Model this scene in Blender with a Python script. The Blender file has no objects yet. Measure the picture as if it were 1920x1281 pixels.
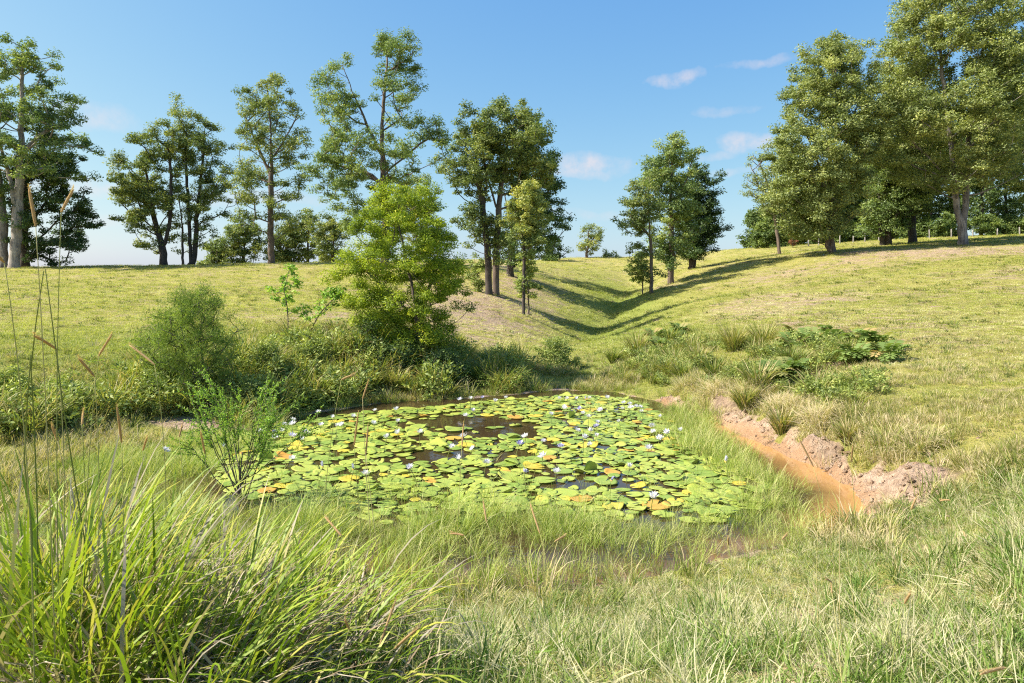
import bpy, math, random, time
T0 = time.time()
import numpy as np

# ------------------------------------------------------------------ camera, sky, sun, exposure
scene = bpy.context.scene
COL = scene.collection
F, HY, CH = 1280.0, 540.0, 2.5        # focal length in photo pixels, horizon row, eye height over the water
cam_d = bpy.data.cameras.new('camera')
cam = bpy.data.objects.new('camera', cam_d)
COL.objects.link(cam)
cam.location = (0, 0, CH)
cam.rotation_euler = (math.radians(90), 0, 0)
cam_d.sensor_width = 36.0
cam_d.lens = 24.0
cam_d.shift_y = -(640.5 - HY) / 1920.0
cam_d.clip_start = 0.05
cam_d.clip_end = 3000
cam_d.dof.use_dof = True
cam_d.dof.focus_distance = 16.0
cam_d.dof.aperture_fstop = 8.0
scene.camera = cam

SUN_EL, SUN_AZ = math.radians(46), math.radians(-97)     # azimuth measured from +Y towards +X: the sun stands to the left
sun_vec = np.array([math.sin(SUN_AZ) * math.cos(SUN_EL), math.cos(SUN_AZ) * math.cos(SUN_EL), math.sin(SUN_EL)])
sun_d = bpy.data.lights.new('sun', 'SUN')
sun_d.energy = 4.6
sun_d.angle = math.radians(0.53)
sun_d.color = (1.0, 0.94, 0.84)
sun = bpy.data.objects.new('sun', sun_d)
COL.objects.link(sun)
from mathutils import Vector
sun.rotation_euler = Vector(sun_vec).to_track_quat('Z', 'Y').to_euler()
sun.location = (-40, 0, 45)

scene.view_settings.view_transform = 'Standard'
scene.view_settings.look = 'None'
scene.view_settings.exposure = 1.23
scene.view_settings.gamma = 1.0
scene.view_settings.use_curve_mapping = False
scene.cycles.max_bounces = 4
scene.cycles.diffuse_bounces = 2
scene.cycles.glossy_bounces = 2
scene.cycles.transmission_bounces = 4
scene.cycles.transparent_max_bounces = 4
scene.cycles.use_denoising = False
scene.cycles.sample_clamp_indirect = 4.0
scene.cycles.pixel_filter_type = 'BLACKMAN_HARRIS'
scene.cycles.filter_width = 1.15

world = bpy.data.worlds.new('World')
scene.world = world
world.use_nodes = True


class NT:
    """small helper to write node trees"""
    def __init__(self, tree):
        self.t = tree

    def n(self, kind, **kw):
        nd = self.t.nodes.new(kind)
        ins = kw.pop('ins', {})
        for k, v in kw.items():
            setattr(nd, k, v)
        for k, v in ins.items():
            s = nd.inputs[k]
            if isinstance(v, bpy.types.NodeSocket):
                self.t.links.new(v, s)
            else:
                s.default_value = v
        return nd

    def m(self, op, a, b=0.0, c=None, clamp=False):
        ins = {0: a, 1: b}
        if c is not None:
            ins[2] = c
        return self.n('ShaderNodeMath', operation=op, use_clamp=clamp, ins=ins).outputs[0]

    def mix(self, f, a, b, blend='MIX'):
        nd = self.n('ShaderNodeMix', data_type='RGBA', blend_type=blend)
        for i, v in ((0, f), (6, a), (7, b)):
            if isinstance(v, bpy.types.NodeSocket):
                self.t.links.new(v, nd.inputs[i])
            else:
                nd.inputs[i].default_value = v if i == 0 else (tuple(v) + (1,))[:4]
        return nd.outputs[2]

    def ramp(self, f, stops, interp='LINEAR'):
        nd = self.n('ShaderNodeValToRGB')
        nd.color_ramp.interpolation = interp
        els = nd.color_ramp.elements
        while len(els) < len(stops):
            els.new(0.5)
        for e, (p, c) in zip(els, stops):
            e.position = p
            e.color = tuple(c) + (1,) if len(c) == 3 else c
        self.t.links.new(f, nd.inputs[0])
        return nd.outputs[0]

    def noise(self, vec, scale, detail=4, rough=0.55, dist=0.0, out=0):
        nd = self.n('ShaderNodeTexNoise', ins={'Scale': scale, 'Detail': detail, 'Roughness': rough, 'Distortion': dist})
        if vec is not None:
            self.t.links.new(vec, nd.inputs['Vector'])
        return nd.outputs[out]

    def link(self, a, b):
        self.t.links.new(a, b)


def build_world():
    nt = NT(world.node_tree)
    world.node_tree.nodes.clear()
    sky = nt.n('ShaderNodeTexSky')
    sky.sky_type = 'NISHITA'
    sky.sun_disc = False
    sky.sun_elevation = SUN_EL
    sky.sun_rotation = SUN_AZ
    sky.altitude = 100
    sky.air_density = 1.0
    sky.dust_density = 1.5
    sky.ozone_density = 1.3
    tc = nt.n('ShaderNodeTexCoord')
    sep = nt.n('ShaderNodeSeparateXYZ', ins={0: tc.outputs['Generated']})
    az = nt.m('ARCTAN2', sep.outputs[0], sep.outputs[1])
    el = nt.m('ARCSINE', sep.outputs[2])
    warp = nt.noise(tc.outputs['Generated'], 9.0, 5, 0.6, 0.0, 1)
    ws = nt.n('ShaderNodeSeparateXYZ', ins={0: warp})
    wx = nt.m('MULTIPLY', nt.m('SUBTRACT', ws.outputs[0], 0.5), 0.16)
    wy = nt.m('MULTIPLY', nt.m('SUBTRACT', ws.outputs[1], 0.5), 0.05)
    azw, elw = nt.m('ADD', az, wx), nt.m('ADD', el, wy)
    fine = nt.noise(tc.outputs['Generated'], 38.0, 5, 0.62)
    total = None
    # azimuth, elevation, half-width, half-height (radians), strength of each small cloud of that afternoon
    clouds = [(0.240, 0.290, .045, .014, .85), (0.345, 0.302, .055, .008, .55), (0.125, 0.178, .060, .020, .95),
              (0.335, 0.198, .035, .018, .95), (0.300, 0.185, .05, .008, .5), (0.315, 0.243, .05, .008, .45),
              (-0.545, 0.215, .06, .022, .6), (-0.56, 0.125, .09, .016, .6), (-0.55, 0.085, .06, .010, .5),
              (-0.38, 0.12, .12, .012, .5), (0.115, 0.105, .11, .008, .35), (0.32, 0.16, .07, .006, .35),
              (0.52, 0.42, .06, .010, .5), (-0.95, 0.20, .12, .02, .6), (0.9, 0.22, .12, .02, .6),
              (1.5, 0.3, .2, .03, .6), (2.4, 0.25, .2, .03, .6), (-1.7, 0.3, .2, .03, .6), (-2.6, 0.22, .2, .03, .6)]
    for (a, e, w, h, s) in clouds:
        dx = nt.m('DIVIDE', nt.m('SUBTRACT', azw, a), w)
        dy = nt.m('DIVIDE', nt.m('SUBTRACT', elw, e), h)
        r2 = nt.m('ADD', nt.m('MULTIPLY', dx, dx), nt.m('MULTIPLY', dy, dy))
        v = nt.m('MULTIPLY', nt.m('SUBTRACT', 1.0, r2, clamp=True), s)
        total = v if total is None else nt.m('MAXIMUM', total, v)
    cover = nt.m('MULTIPLY', total, nt.m('MULTIPLY', nt.m('SUBTRACT', fine, 0.25), 2.2), clamp=True)
    # the whole sky graded per channel to the photograph's milder contrast
    sc = nt.n('ShaderNodeSeparateColor', ins={0: sky.outputs[0]})
    grade = [nt.m('MULTIPLY', nt.m('POWER', sc.outputs[k], p), g) for k, (p, g) in enumerate(((1.2, .485), (.81, .911), (.274, 2.262)))]
    col = nt.n('ShaderNodeCombineColor', ins={0: grade[0], 1: grade[1], 2: grade[2]}).outputs[0]
    col = nt.mix(nt.m('MULTIPLY', cover, 0.85), col, (3.7, 3.2, 3.2))
    bg = nt.n('ShaderNodeBackground', ins={'Color': col, 'Strength': 0.11})
    out = nt.n('ShaderNodeOutputWorld')
    nt.link(bg.outputs[0], out.inputs[0])


build_world()

# ------------------------------------------------------------------ helpers
R = np.random.default_rng(7)


def at(px, py, d):
    """the place seen at a photo pixel, d metres out"""
    return np.array([(px - 960.0) / F * d, d, CH - (py - HY) / F * d])


def on_water(px, py, z=0.0):
    return at(px, py, (CH - z) * F / (py - HY))


def mesh_np(name, verts, faces, mat=None, attr=None, smooth=False):
    """verts (N,3); faces a list of (M,k) int arrays; attr: per-face float 'v'"""
    me = bpy.data.meshes.new(name)
    verts = np.asarray(verts, dtype=np.float32)
    faces = [np.asarray(f, dtype=np.int32) for f in faces if len(f)]
    me.vertices.add(len(verts))
    me.vertices.foreach_set('co', verts.ravel())
    loops = np.concatenate([f.ravel() for f in faces])
    tot = np.concatenate([np.full(len(f), f.shape[1], np.int32) for f in faces])
    start = np.concatenate([[0], np.cumsum(tot)[:-1]]).astype(np.int32)
    me.loops.add(len(loops))
    me.loops.foreach_set('vertex_index', loops)
    me.polygons.add(len(tot))
    me.polygons.foreach_set('loop_start', start)
    me.polygons.foreach_set('loop_total', tot)
    if smooth:
        me.polygons.foreach_set('use_smooth', np.ones(len(tot), bool))
    me.update(calc_edges=True)
    if attr is not None:
        a = me.attributes.new('v', 'FLOAT', 'FACE')
        a.data.foreach_set('value', np.asarray(attr, np.float32))
    if mat is not None:
        me.materials.append(mat)
    return me


def link(name, data, parent=None, loc=None):
    o = bpy.data.objects.new(name, data)
    COL.objects.link(o)
    if parent is not None:
        o.parent = parent
    if loc is not None:
        o.location = loc
    return o


def tag(o, label=None, cat=None, group=None, kind=None):
    if label:
        o['label'] = label
    if cat:
        o['category'] = cat
    if group:
        o['group'] = group
    if kind:
        o['kind'] = kind
    return o


def empty(name, loc):
    o = link(name, None, None, loc)
    o.empty_display_size = 0.2
    return o


class Geo:
    """collects arrays of vertices and faces"""
    def __init__(self):
        self.v, self.f, self.a, self.n = [], {}, {}, 0

    def add(self, v, faces, attr=0.5):
        v = np.asarray(v, float).reshape(-1, 3)
        for f in (faces if isinstance(faces, list) else [faces]):
            f = np.asarray(f, int)
            k = f.shape[1]
            self.f.setdefault(k, []).append(f + self.n)
            at_ = np.broadcast_to(np.asarray(attr, float), (len(f),)) if np.ndim(attr) == 0 or len(np.atleast_1d(attr)) == len(f) else np.full(len(f), .5)
            self.a.setdefault(k, []).append(at_)
        self.v.append(v)
        self.n += len(v)

    def mesh(self, name, mat, smooth=False):
        ks = sorted(self.f)
        return mesh_np(name, np.concatenate(self.v), [np.concatenate(self.f[k]) for k in ks], mat,
                       np.concatenate([np.concatenate(self.a[k]) for k in ks]), smooth)


def norm(a):
    return a / np.maximum(np.linalg.norm(a, axis=-1, keepdims=True), 1e-9)


def tube(geo, pts, rad, sides=6, attr=0.5, cap=True):
    pts = np.asarray(pts, float)
    rad = np.asarray(rad, float)
    n = len(pts)
    tan = np.empty_like(pts)
    tan[1:-1] = pts[2:] - pts[:-2]
    tan[0] = pts[1] - pts[0]
    tan[-1] = pts[-1] - pts[-2]
    tan = norm(tan)
    u = np.cross(tan[0], [0.13, 0.97, 0.21])
    if np.linalg.norm(u) < 1e-3:
        u = np.cross(tan[0], [1, 0, 0])
    u = u / np.linalg.norm(u)
    ang = np.arange(sides) * 2 * math.pi / sides
    vs = np.empty((n, sides, 3))
    for i in range(n):
        u = u - tan[i] * np.dot(u, tan[i])
        u = u / max(np.linalg.norm(u), 1e-9)
        w = np.cross(tan[i], u)
        vs[i] = pts[i] + rad[i] * (np.cos(ang)[:, None] * u + np.sin(ang)[:, None] * w)
    idx = np.arange(n * sides).reshape(n, sides)
    a, b = idx[:-1], idx[1:]
    q = np.stack([a, np.roll(a, -1, 1), np.roll(b, -1, 1), b], -1).reshape(-1, 4)
    fs = [q]
    if cap:
        tip = idx[-1]
        fs.append(np.array([[tip[0], tip[k], tip[k + 1]] for k in range(1, sides - 1)]))
    geo.add(vs.reshape(-1, 3), fs, attr)


# cheap value noise for the relief of the ground
_perm = np.random.default_rng(3).random((256, 256))


def vnoise(x, y):
    xi, yi = np.floor(x).astype(int), np.floor(y).astype(int)
    fx, fy = x - xi, y - yi
    fx, fy = fx * fx * (3 - 2 * fx), fy * fy * (3 - 2 * fy)
    g = lambda a, b: _perm[a % 256, b % 256]
    return (g(xi, yi) * (1 - fx) + g(xi + 1, yi) * fx) * (1 - fy) + (g(xi, yi + 1) * (1 - fx) + g(xi + 1, yi + 1) * fx) * fy


def fbm(x, y, o=4):
    s, a = 0, 0.5
    for k in range(o):
        s = s + a * (vnoise(x * 2 ** k + 17 * k, y * 2 ** k + 5 * k) - 0.5)
        a *= 0.5
    return s


def sstep(a, b, x):
    t = np.clip((x - a) / (b - a), 0, 1)
    return t * t * (3 - 2 * t)


def poly_sd(x, y, poly):
    """signed distance to a closed polygon, negative inside"""
    x, y = np.asarray(x, float), np.asarray(y, float)
    best = np.full(x.shape, 1e9)
    inside = np.zeros(x.shape, bool)
    n = len(poly)
    for i in range(n):
        ax, ay = poly[i]
        bx, by = poly[(i + 1) % n]
        ex, ey = bx - ax, by - ay
        t = np.clip(((x - ax) * ex + (y - ay) * ey) / (ex * ex + ey * ey), 0, 1)
        best = np.minimum(best, np.hypot(x - ax - t * ex, y - ay - t * ey))
        c = ((ay > y) != (by > y)) & (x < (bx - ax) * (y - ay) / ((by - ay) if by != ay else 1e-9) + ax)
        inside ^= c
    return np.where(inside, -best, best)


# ------------------------------------------------------------------ materials
def new_mat(name):
    m = bpy.data.materials.new(name)
    m.use_nodes = True
    m.node_tree.nodes.clear()
    nt = NT(m.node_tree)
    out = nt.n('ShaderNodeOutputMaterial')
    return m, nt, out


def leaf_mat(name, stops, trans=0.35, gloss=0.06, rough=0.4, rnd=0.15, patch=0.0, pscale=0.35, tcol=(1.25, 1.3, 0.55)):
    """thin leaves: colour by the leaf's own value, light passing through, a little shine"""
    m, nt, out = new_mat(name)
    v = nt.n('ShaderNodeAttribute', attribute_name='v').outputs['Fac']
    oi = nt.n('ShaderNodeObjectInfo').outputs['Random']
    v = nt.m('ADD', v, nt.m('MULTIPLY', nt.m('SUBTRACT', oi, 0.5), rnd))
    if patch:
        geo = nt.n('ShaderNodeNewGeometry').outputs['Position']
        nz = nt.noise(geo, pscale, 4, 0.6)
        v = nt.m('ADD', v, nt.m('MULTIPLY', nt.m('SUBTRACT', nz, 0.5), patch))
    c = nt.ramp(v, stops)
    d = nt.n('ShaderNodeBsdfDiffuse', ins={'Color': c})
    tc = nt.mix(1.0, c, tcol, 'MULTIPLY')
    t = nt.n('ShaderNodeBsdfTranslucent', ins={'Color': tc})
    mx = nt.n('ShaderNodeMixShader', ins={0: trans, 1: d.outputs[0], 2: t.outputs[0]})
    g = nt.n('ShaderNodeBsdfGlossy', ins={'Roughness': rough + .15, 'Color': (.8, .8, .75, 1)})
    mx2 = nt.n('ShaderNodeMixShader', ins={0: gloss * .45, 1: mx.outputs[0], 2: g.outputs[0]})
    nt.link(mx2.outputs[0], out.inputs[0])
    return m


def bark_mat(name, c1, c2, c3, scale=3.0, bump=0.5):
    m, nt, out = new_mat(name)
    tc = nt.n('ShaderNodeTexCoord').outputs['Object']
    mp = nt.n('ShaderNodeMapping', ins={'Vector': tc, 'Scale': (1, 1, 0.18)}).outputs[0]
    n1 = nt.noise(mp, scale * 2.2, 6, 0.7)
    n2 = nt.noise(tc, scale * 0.35, 3, 0.6)
    c = nt.mix(nt.ramp(n2, [(0.38, (0, 0, 0)), (0.62, (1, 1, 1))]), c1, c2)
    c = nt.mix(nt.ramp(n1, [(0.35, (1, 1, 1)), (0.55, (0, 0, 0))]), c, c3)
    b = nt.n('ShaderNodeBump', ins={'Strength': bump, 'Distance': 0.05, 'Height': n1})
    p = nt.n('ShaderNodeBsdfPrincipled', ins={'Base Color': c, 'Roughness': 0.9, 'Normal': b.outputs[0]})
    nt.link(p.outputs[0], out.inputs[0])
    return m


M = {}
M['gum'] = leaf_mat('gum_leaves', [(0.0, (0.091, 0.136, 0.047)), (.45, (0.173, 0.228, 0.072)), (.8, (0.301, 0.337, 0.094)), (1.0, (0.474, 0.457, 0.120))], .34, .06, .38)
M['gum_green'] = leaf_mat('green_gum_leaves', [(0.0, (0.087, 0.142, 0.051)), (.5, (0.174, 0.250, 0.082)), (1.0, (0.367, 0.418, 0.109))], .34, .06, .38)
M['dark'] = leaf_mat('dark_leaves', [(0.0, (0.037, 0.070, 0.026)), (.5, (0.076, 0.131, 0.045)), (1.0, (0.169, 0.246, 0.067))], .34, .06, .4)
M['olive'] = leaf_mat('olive_leaves', [(0.0, (0.103, 0.142, 0.047)), (.45, (0.228, 0.278, 0.095)), (.8, (0.360, 0.400, 0.134)), (1.0, (0.505, 0.505, 0.168))], .32, .05, .4)
M['forest'] = leaf_mat('forest_leaves', [(0.0, (0.054, 0.089, 0.027)), (.5, (0.116, 0.179, 0.047)), (1.0, (0.265, 0.324, 0.081))], .34, .06, .4)
M['lime'] = leaf_mat('bright_bush_leaves', [(0.0, (0.104, 0.163, 0.025)), (.45, (0.254, 0.338, 0.031)), (.8, (0.447, 0.501, 0.043)), (1.0, (0.626, 0.551, 0.057))], .4, .05, .4)
M['feather'] = leaf_mat('feathery_leaves', [(0.0, (0.095, 0.147, 0.034)), (.5, (0.205, 0.294, 0.061)), (1.0, (0.381, 0.484, 0.094))], .35, .03)
M['shrub'] = leaf_mat('shrub_leaves', [(0.0, (0.113, 0.158, 0.048)), (.5, (0.247, 0.316, 0.081)), (1.0, (0.473, 0.509, 0.130))], .3, .06)
M['needle'] = leaf_mat('young_shrub_leaves', [(-0.0, (0.115, 0.224, 0.037)), (.5, (0.230, 0.394, 0.062)), (1.0, (0.431, 0.578, 0.100))], .35, .05)
M['tussock'] = leaf_mat('tussock_blades', [(0.0, (.07, .11, .025)), (.45, (.17, .23, .045)), (.75, (.34, .34, .09)), (1.0, (.46, .38, .20))], .35, .06)
M['fern'] = leaf_mat('fern_fronds', [(0.0, (0.093, 0.151, 0.039)), (.6, (0.205, 0.292, 0.078)), (.85, (0.298, 0.324, 0.108)), (1.0, (0.372, 0.281, 0.118))], .35, .04)
M['turf'] = leaf_mat('pasture_blades', [(0.0, (0.166, 0.204, 0.033)), (.35, (0.304, 0.354, 0.057)), (.6, (0.424, 0.450, 0.095)), (.8, (0.516, 0.482, 0.209)), (1.0, (0.571, 0.536, 0.323))], .35, .03, .5, .3, .9, .22)
M['bank_grass'] = leaf_mat('bank_grass_blades', [(0.0, (.11, .16, .03)), (.3, (.21, .26, .055)), (.52, (.34, .34, .11)), (.75, (.46, .39, .20)), (1.0, (.56, .47, .31))], .32, .03, .5, .3, .6, .5)
M['fore_grass'] = leaf_mat('foreground_blades', [(0.0, (0.077, 0.146, 0.021)), (.28, (0.154, 0.255, 0.042)), (.5, (0.265, 0.337, 0.084)), (.72, (0.428, 0.419, 0.193)), (1.0, (0.531, 0.492, 0.318))], .32, .06, .45, .3, .5, .9)
M['sedge'] = leaf_mat('sedge_blades', [(0.0, (.10, .17, .025)), (.4, (.22, .32, .045)), (.75, (.36, .43, .10)), (1.0, (.52, .50, .22))], .35, .05, .4, .35, .5, .8)
M['broad'] = leaf_mat('broad_grass_blades', [(0.0, (0.106, 0.174, 0.016)), (.3, (0.204, 0.301, 0.024)), (.55, (0.324, 0.396, 0.049)), (.72, (0.450, 0.412, 0.081)), (.86, (0.366, 0.317, 0.211)), (1.0, (0.296, 0.261, 0.203))], .34, .06, .35, .0, .15, 2.0)
M['seed'] = leaf_mat('seed_head_bristles', [(0.0, (.34, .22, .11)), (.5, (.54, .38, .20)), (1.0, (.70, .56, .36))], .4, .0, .5, .3)
M['stalk'] = leaf_mat('grass_stalks', [(0.0, (.16, .20, .05)), (.5, (.30, .30, .09)), (1.0, (.48, .40, .20))], .1, .05, .5, .5)
M['litter'] = leaf_mat('dead_straw', [(0.0, (.12, .08, .05)), (.5, (.27, .20, .13)), (1.0, (.50, .42, .30))], .15, .02, .5, .4)
M['red_dead'] = leaf_mat('dead_russet_leaves', [(0.0, (.16, .07, .04)), (1.0, (.34, .16, .08))], .2, .03)
M['bark_pale'] = bark_mat('pale_gum_bark', (.40, .35, .30), (.27, .23, .20), (.13, .11, .10))
M['bark_brown'] = bark_mat('brown_bark', (.17, .125, .095), (.12, .09, .07), (.05, .038, .03))
M['bark_dark'] = bark_mat('dark_bark', (.08, .062, .05), (.055, .043, .035), (.025, .02, .017))
M['bark_grey'] = bark_mat('grey_mottled_bark', (.33, .29, .26), (.15, .13, .12), (.07, .06, .055), 2.2)
M['twig'] = bark_mat('twig_bark', (.16, .13, .10), (.10, .08, .06), (.06, .05, .04), 8)
M['post'] = bark_mat('weathered_post', (.36, .34, .31), (.25, .23, .21), (.16, .14, .13), 6)


def pad_mat(name, c1, c2, c3, edge):
    m, nt, out = new_mat(name)
    oi = nt.n('ShaderNodeObjectInfo').outputs['Random']
    tc = nt.n('ShaderNodeTexCoord').outputs['Object']
    pos = nt.n('ShaderNodeNewGeometry').outputs['Position']
    nz = nt.noise(pos, 9.0, 4, 0.6)
    c = nt.mix(nt.m('MULTIPLY_ADD', nt.m('SUBTRACT', oi, .5), .9, nz, clamp=True), c1, c2)
    v = nt.n('ShaderNodeAttribute', attribute_name='v').outputs['Fac']
    c = nt.mix(nt.m('MULTIPLY', v, 0.35), c, edge)
    blot = nt.ramp(nt.noise(pos, 22.0, 4, 0.65), [(0.55, (0, 0, 0)), (0.66, (1, 1, 1))])
    c = nt.mix(nt.m('MULTIPLY', blot, 0.55), c, c3)
    p = nt.n('ShaderNodeBsdfPrincipled', ins={'Base Color': c, 'Roughness': 0.42, 'Specular IOR Level': 0.35})
    t = nt.n('ShaderNodeBsdfTranslucent', ins={'Color': c})
    mx = nt.n('ShaderNodeMixShader', ins={0: .12, 1: p.outputs[0], 2: t.outputs[0]})
    nt.link(mx.outputs[0], out.inputs[0])
    return m


M['pad_green'] = pad_mat('lily_pad_green', (.19, .285, .045), (.30, .375, .07), (.44, .42, .11), (.38, .41, .10))
M['pad_lime'] = pad_mat('lily_pad_lime', (.29, .375, .06), (.38, .425, .08), (.52, .44, .10), (.48, .43, .10))
M['pad_yellow'] = pad_mat('lily_pad_yellow', (.55, .44, .05), (.50, .47, .07), (.45, .20, .03), (.52, .28, .05))
M['pad_orange'] = pad_mat('lily_pad_orange', (.50, .27, .05), (.52, .38, .07), (.24, .12, .04), (.36, .16, .05))
M['pad_under'] = pad_mat('lily_pad_dark', (.10, .16, .03), (.16, .20, .04), (.20, .13, .05), (.20, .15, .06))


def simple(name, col, rough=.5, trans=0.0):
    m, nt, out = new_mat(name)
    p = nt.n('ShaderNodeBsdfPrincipled', ins={'Base Color': col + (1,), 'Roughness': rough})
    pos = nt.n('ShaderNodeTexCoord').outputs['Object']
    nz = nt.noise(pos, 40.0, 3)
    nt.link(nt.mix(nt.m('MULTIPLY', nz, .4), col, tuple(c * .7 for c in col)), p.inputs['Base Color'])
    if trans:
        t = nt.n('ShaderNodeBsdfTranslucent', ins={'Color': col + (1,)})
        mx = nt.n('ShaderNodeMixShader', ins={0: trans, 1: p.outputs[0], 2: t.outputs[0]})
        nt.link(mx.outputs[0], out.inputs[0])
    else:
        nt.link(p.outputs[0], out.inputs[0])
    return m


M['petal_white'] = simple('white_petals', (.84, .84, .88), .5, .25)
M['petal_lilac'] = simple('lilac_petals', (.76, .75, .88), .5, .25)
M['petal_violet'] = simple('violet_petals', (.50, .48, .78), .5, .25)
M['stamen'] = simple('yellow_stamens', (.75, .55, .08))
M['lily_stem'] = simple('lily_stems', (.16, .20, .05))


def ground_material():
    m, nt, out = new_mat('ground_cover')
    pos = nt.n('ShaderNodeNewGeometry').outputs['Position']
    att = lambda n: nt.n('ShaderNodeAttribute', attribute_name=n).outputs['Fac']
    soil, clay, dry, lush = att('soil'), att('clay'), att('dry'), att('lush')
    n_big = nt.noise(pos, 0.16, 5, 0.62)
    n_mid = nt.noise(pos, 0.9, 5, 0.65)
    n_fine = nt.noise(pos, 7.0, 5, 0.7)
    mp = nt.n('ShaderNodeMapping', ins={'Vector': pos, 'Scale': (0.5, 1.6, 1.0), 'Rotation': (0, 0, 0.3)}).outputs[0]
    n_str = nt.noise(mp, 1.3, 5, 0.7)
    g = nt.ramp(n_mid, [(0.25, (.17, .175, .035)), (0.5, (.30, .285, .06)), (0.75, (.42, .36, .11))])
    g = nt.mix(nt.ramp(n_fine, [(0.3, (0, 0, 0)), (0.7, (.6, .6, .6))]), g, (.40, .36, .14))
    g = nt.mix(nt.m('MULTIPLY', lush, .75), g, (.17, .25, .035))
    s = nt.ramp(n_fine, [(0.25, (.19, .13, .08)), (0.5, (.40, .295, .195)), (0.75, (.56, .45, .33))])
    dm = nt.m('ADD', nt.m('MULTIPLY', nt.m('SUBTRACT', n_big, .5), 1.7), nt.m('MULTIPLY', nt.m('SUBTRACT', n_str, .5), 2.3))
    dm = nt.m('ADD', dm, dry)
    dmask = nt.ramp(dm, [(0.32, (0, 0, 0)), (0.70, (1, 1, 1))])
    c = nt.mix(dmask, g, s)
    # bare earth
    e = nt.ramp(n_fine, [(0.25, (.22, .145, .095)), (0.5, (.48, .35, .25)), (0.8, (.66, .53, .41))])
    e = nt.mix(nt.ramp(n_mid, [(0.36, (.6, .6, .6)), (0.52, (0, 0, 0))]), e, nt.ramp(n_fine, [(0.3, (.11, .075, .05)), (0.7, (.27, .19, .125))]))
    e2 = nt.mix(nt.m('MULTIPLY', clay, .75), e, nt.ramp(n_mid, [(0.3, (.36, .19, .085)), (0.7, (.48, .30, .17))]))
    sm = nt.ramp(nt.m('ADD', soil, nt.m('MULTIPLY', nt.m('SUBTRACT', n_mid, .5), .7)), [(0.40, (0, 0, 0)), (0.58, (1, 1, 1))])
    c = nt.mix(sm, c, e2)
    hgt = nt.m('ADD', n_fine, nt.m('MULTIPLY', nt.noise(pos, 28.0, 3, 0.7), .4))
    b = nt.n('ShaderNodeBump', ins={'Strength': 1.0, 'Distance': 0.11, 'Height': hgt})
    p = nt.n('ShaderNodeBsdfPrincipled', ins={'Base Color': c, 'Roughness': 0.95, 'Specular IOR Level': .15, 'Normal': b.outputs[0]})
    nt.link(p.outputs[0], out.inputs[0])
    return m


def water_material():
    m, nt, out = new_mat('pond_water')
    pos = nt.n('ShaderNodeNewGeometry').outputs['Position']
    clay = nt.n('ShaderNodeAttribute', attribute_name='clay').outputs['Fac']
    nz = nt.noise(pos, 1.6, 4, .6)
    c = nt.mix(nz, (.030, .020, .010), (.060, .040, .018))
    cl = nt.mix(nt.noise(pos, 2.5, 4, .6), (.32, .165, .055), (.45, .26, .105))
    c = nt.mix(clay, c, cl)
    wv = nt.noise(pos, 5.0, 3, .5)
    b = nt.n('ShaderNodeBump', ins={'Strength': 0.05, 'Distance': 0.05, 'Height': wv})
    p = nt.n('ShaderNodeBsdfPrincipled', ins={'Base Color': c, 'Roughness': 0.03, 'IOR': 1.33, 'Normal': b.outputs[0]})
    nt.link(p.outputs[0], out.inputs[0])
    return m


M['ground'] = ground_material()
M['water'] = water_material()

# ------------------------------------------------------------------ the lie of the land
shore_px = [(780, 1114), (1000, 1106), (1250, 1078), (1450, 1030), (1560, 994), (1640, 955), (1600, 915), (1530, 875), (1460, 842),
            (1390, 812), (1330, 788), (1250, 757), (1150, 736), (1050, 731), (980, 738), (830, 750), (700, 757), (600, 772),
            (500, 798), (350, 828), (200, 850), (100, 900), (300, 980), (500, 1060)]
POND = [tuple(on_water(*p)[:2]) for p in shore_px]

ctrl = [at(*c) for c in [
    # left paddock
    (0, 790, 11.8), (200, 790, 12.4), (380, 780, 12.8), (0, 700, 13), (200, 700, 13.6), (400, 700, 14), (0, 640, 16), (250, 640, 17),
    (0, 600, 22), (300, 600, 22), (0, 560, 32), (300, 560, 32), (600, 560, 33), (0, 528, 47), (300, 527, 47), (600, 527, 47),
    (0, 503, 62), (300, 498, 68), (600, 494, 70), (150, 500, 65), (450, 496, 69),
    # bank behind the pond, gully and its two sides
    (500, 720, 14.6), (500, 650, 16.5), (640, 690, 15.6), (640, 620, 19), (600, 585, 25), (785, 652, 17.5), (760, 715, 16.2),
    (900, 690, 18), (880, 650, 22), (830, 590, 30), (880, 578, 33), (930, 552, 40), (982, 583, 35), (1000, 625, 28), (957, 515, 50),
    (880, 505, 55), (722, 500, 58), (850, 540, 42), (1010, 520, 54), (1000, 495, 70),
    (1080, 692, 20.0), (1000, 672, 23), (1070, 655, 25), (1065, 637, 31), (1085, 615, 38), (1120, 575, 48), (1160, 540, 59),
    (1180, 520, 68), (1150, 496, 88), (1100, 484, 98),
    (1200, 650, 21.5), (1300, 640, 20), (1290, 590, 32), (1280, 568, 38), (1222, 540, 52), (1258, 528, 56), (1297, 503, 62), (1250, 490, 90), (1330, 474, 92),
    (1430, 482, 66), (1400, 600, 24), (1350, 555, 41),
    # right hillside
    (1540, 640, 17), (1540, 692, 13.9), (1700, 700, 11.6), (1900, 700, 11), (1900, 800, 8), (1900, 900, 6), (1900, 1050, 4.2), (1720, 940, 6.8),
    (1900, 600, 19.5), (1700, 600, 20), (1900, 540, 30), (1700, 520, 36), (1500, 540, 38), (1500, 500, 52), (1560, 476, 54), (1700, 466, 54),
    (1900, 462, 52), (1900, 440, 82), (1700, 448, 82), (1530, 458, 82), (1420, 468, 84)]]
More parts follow.
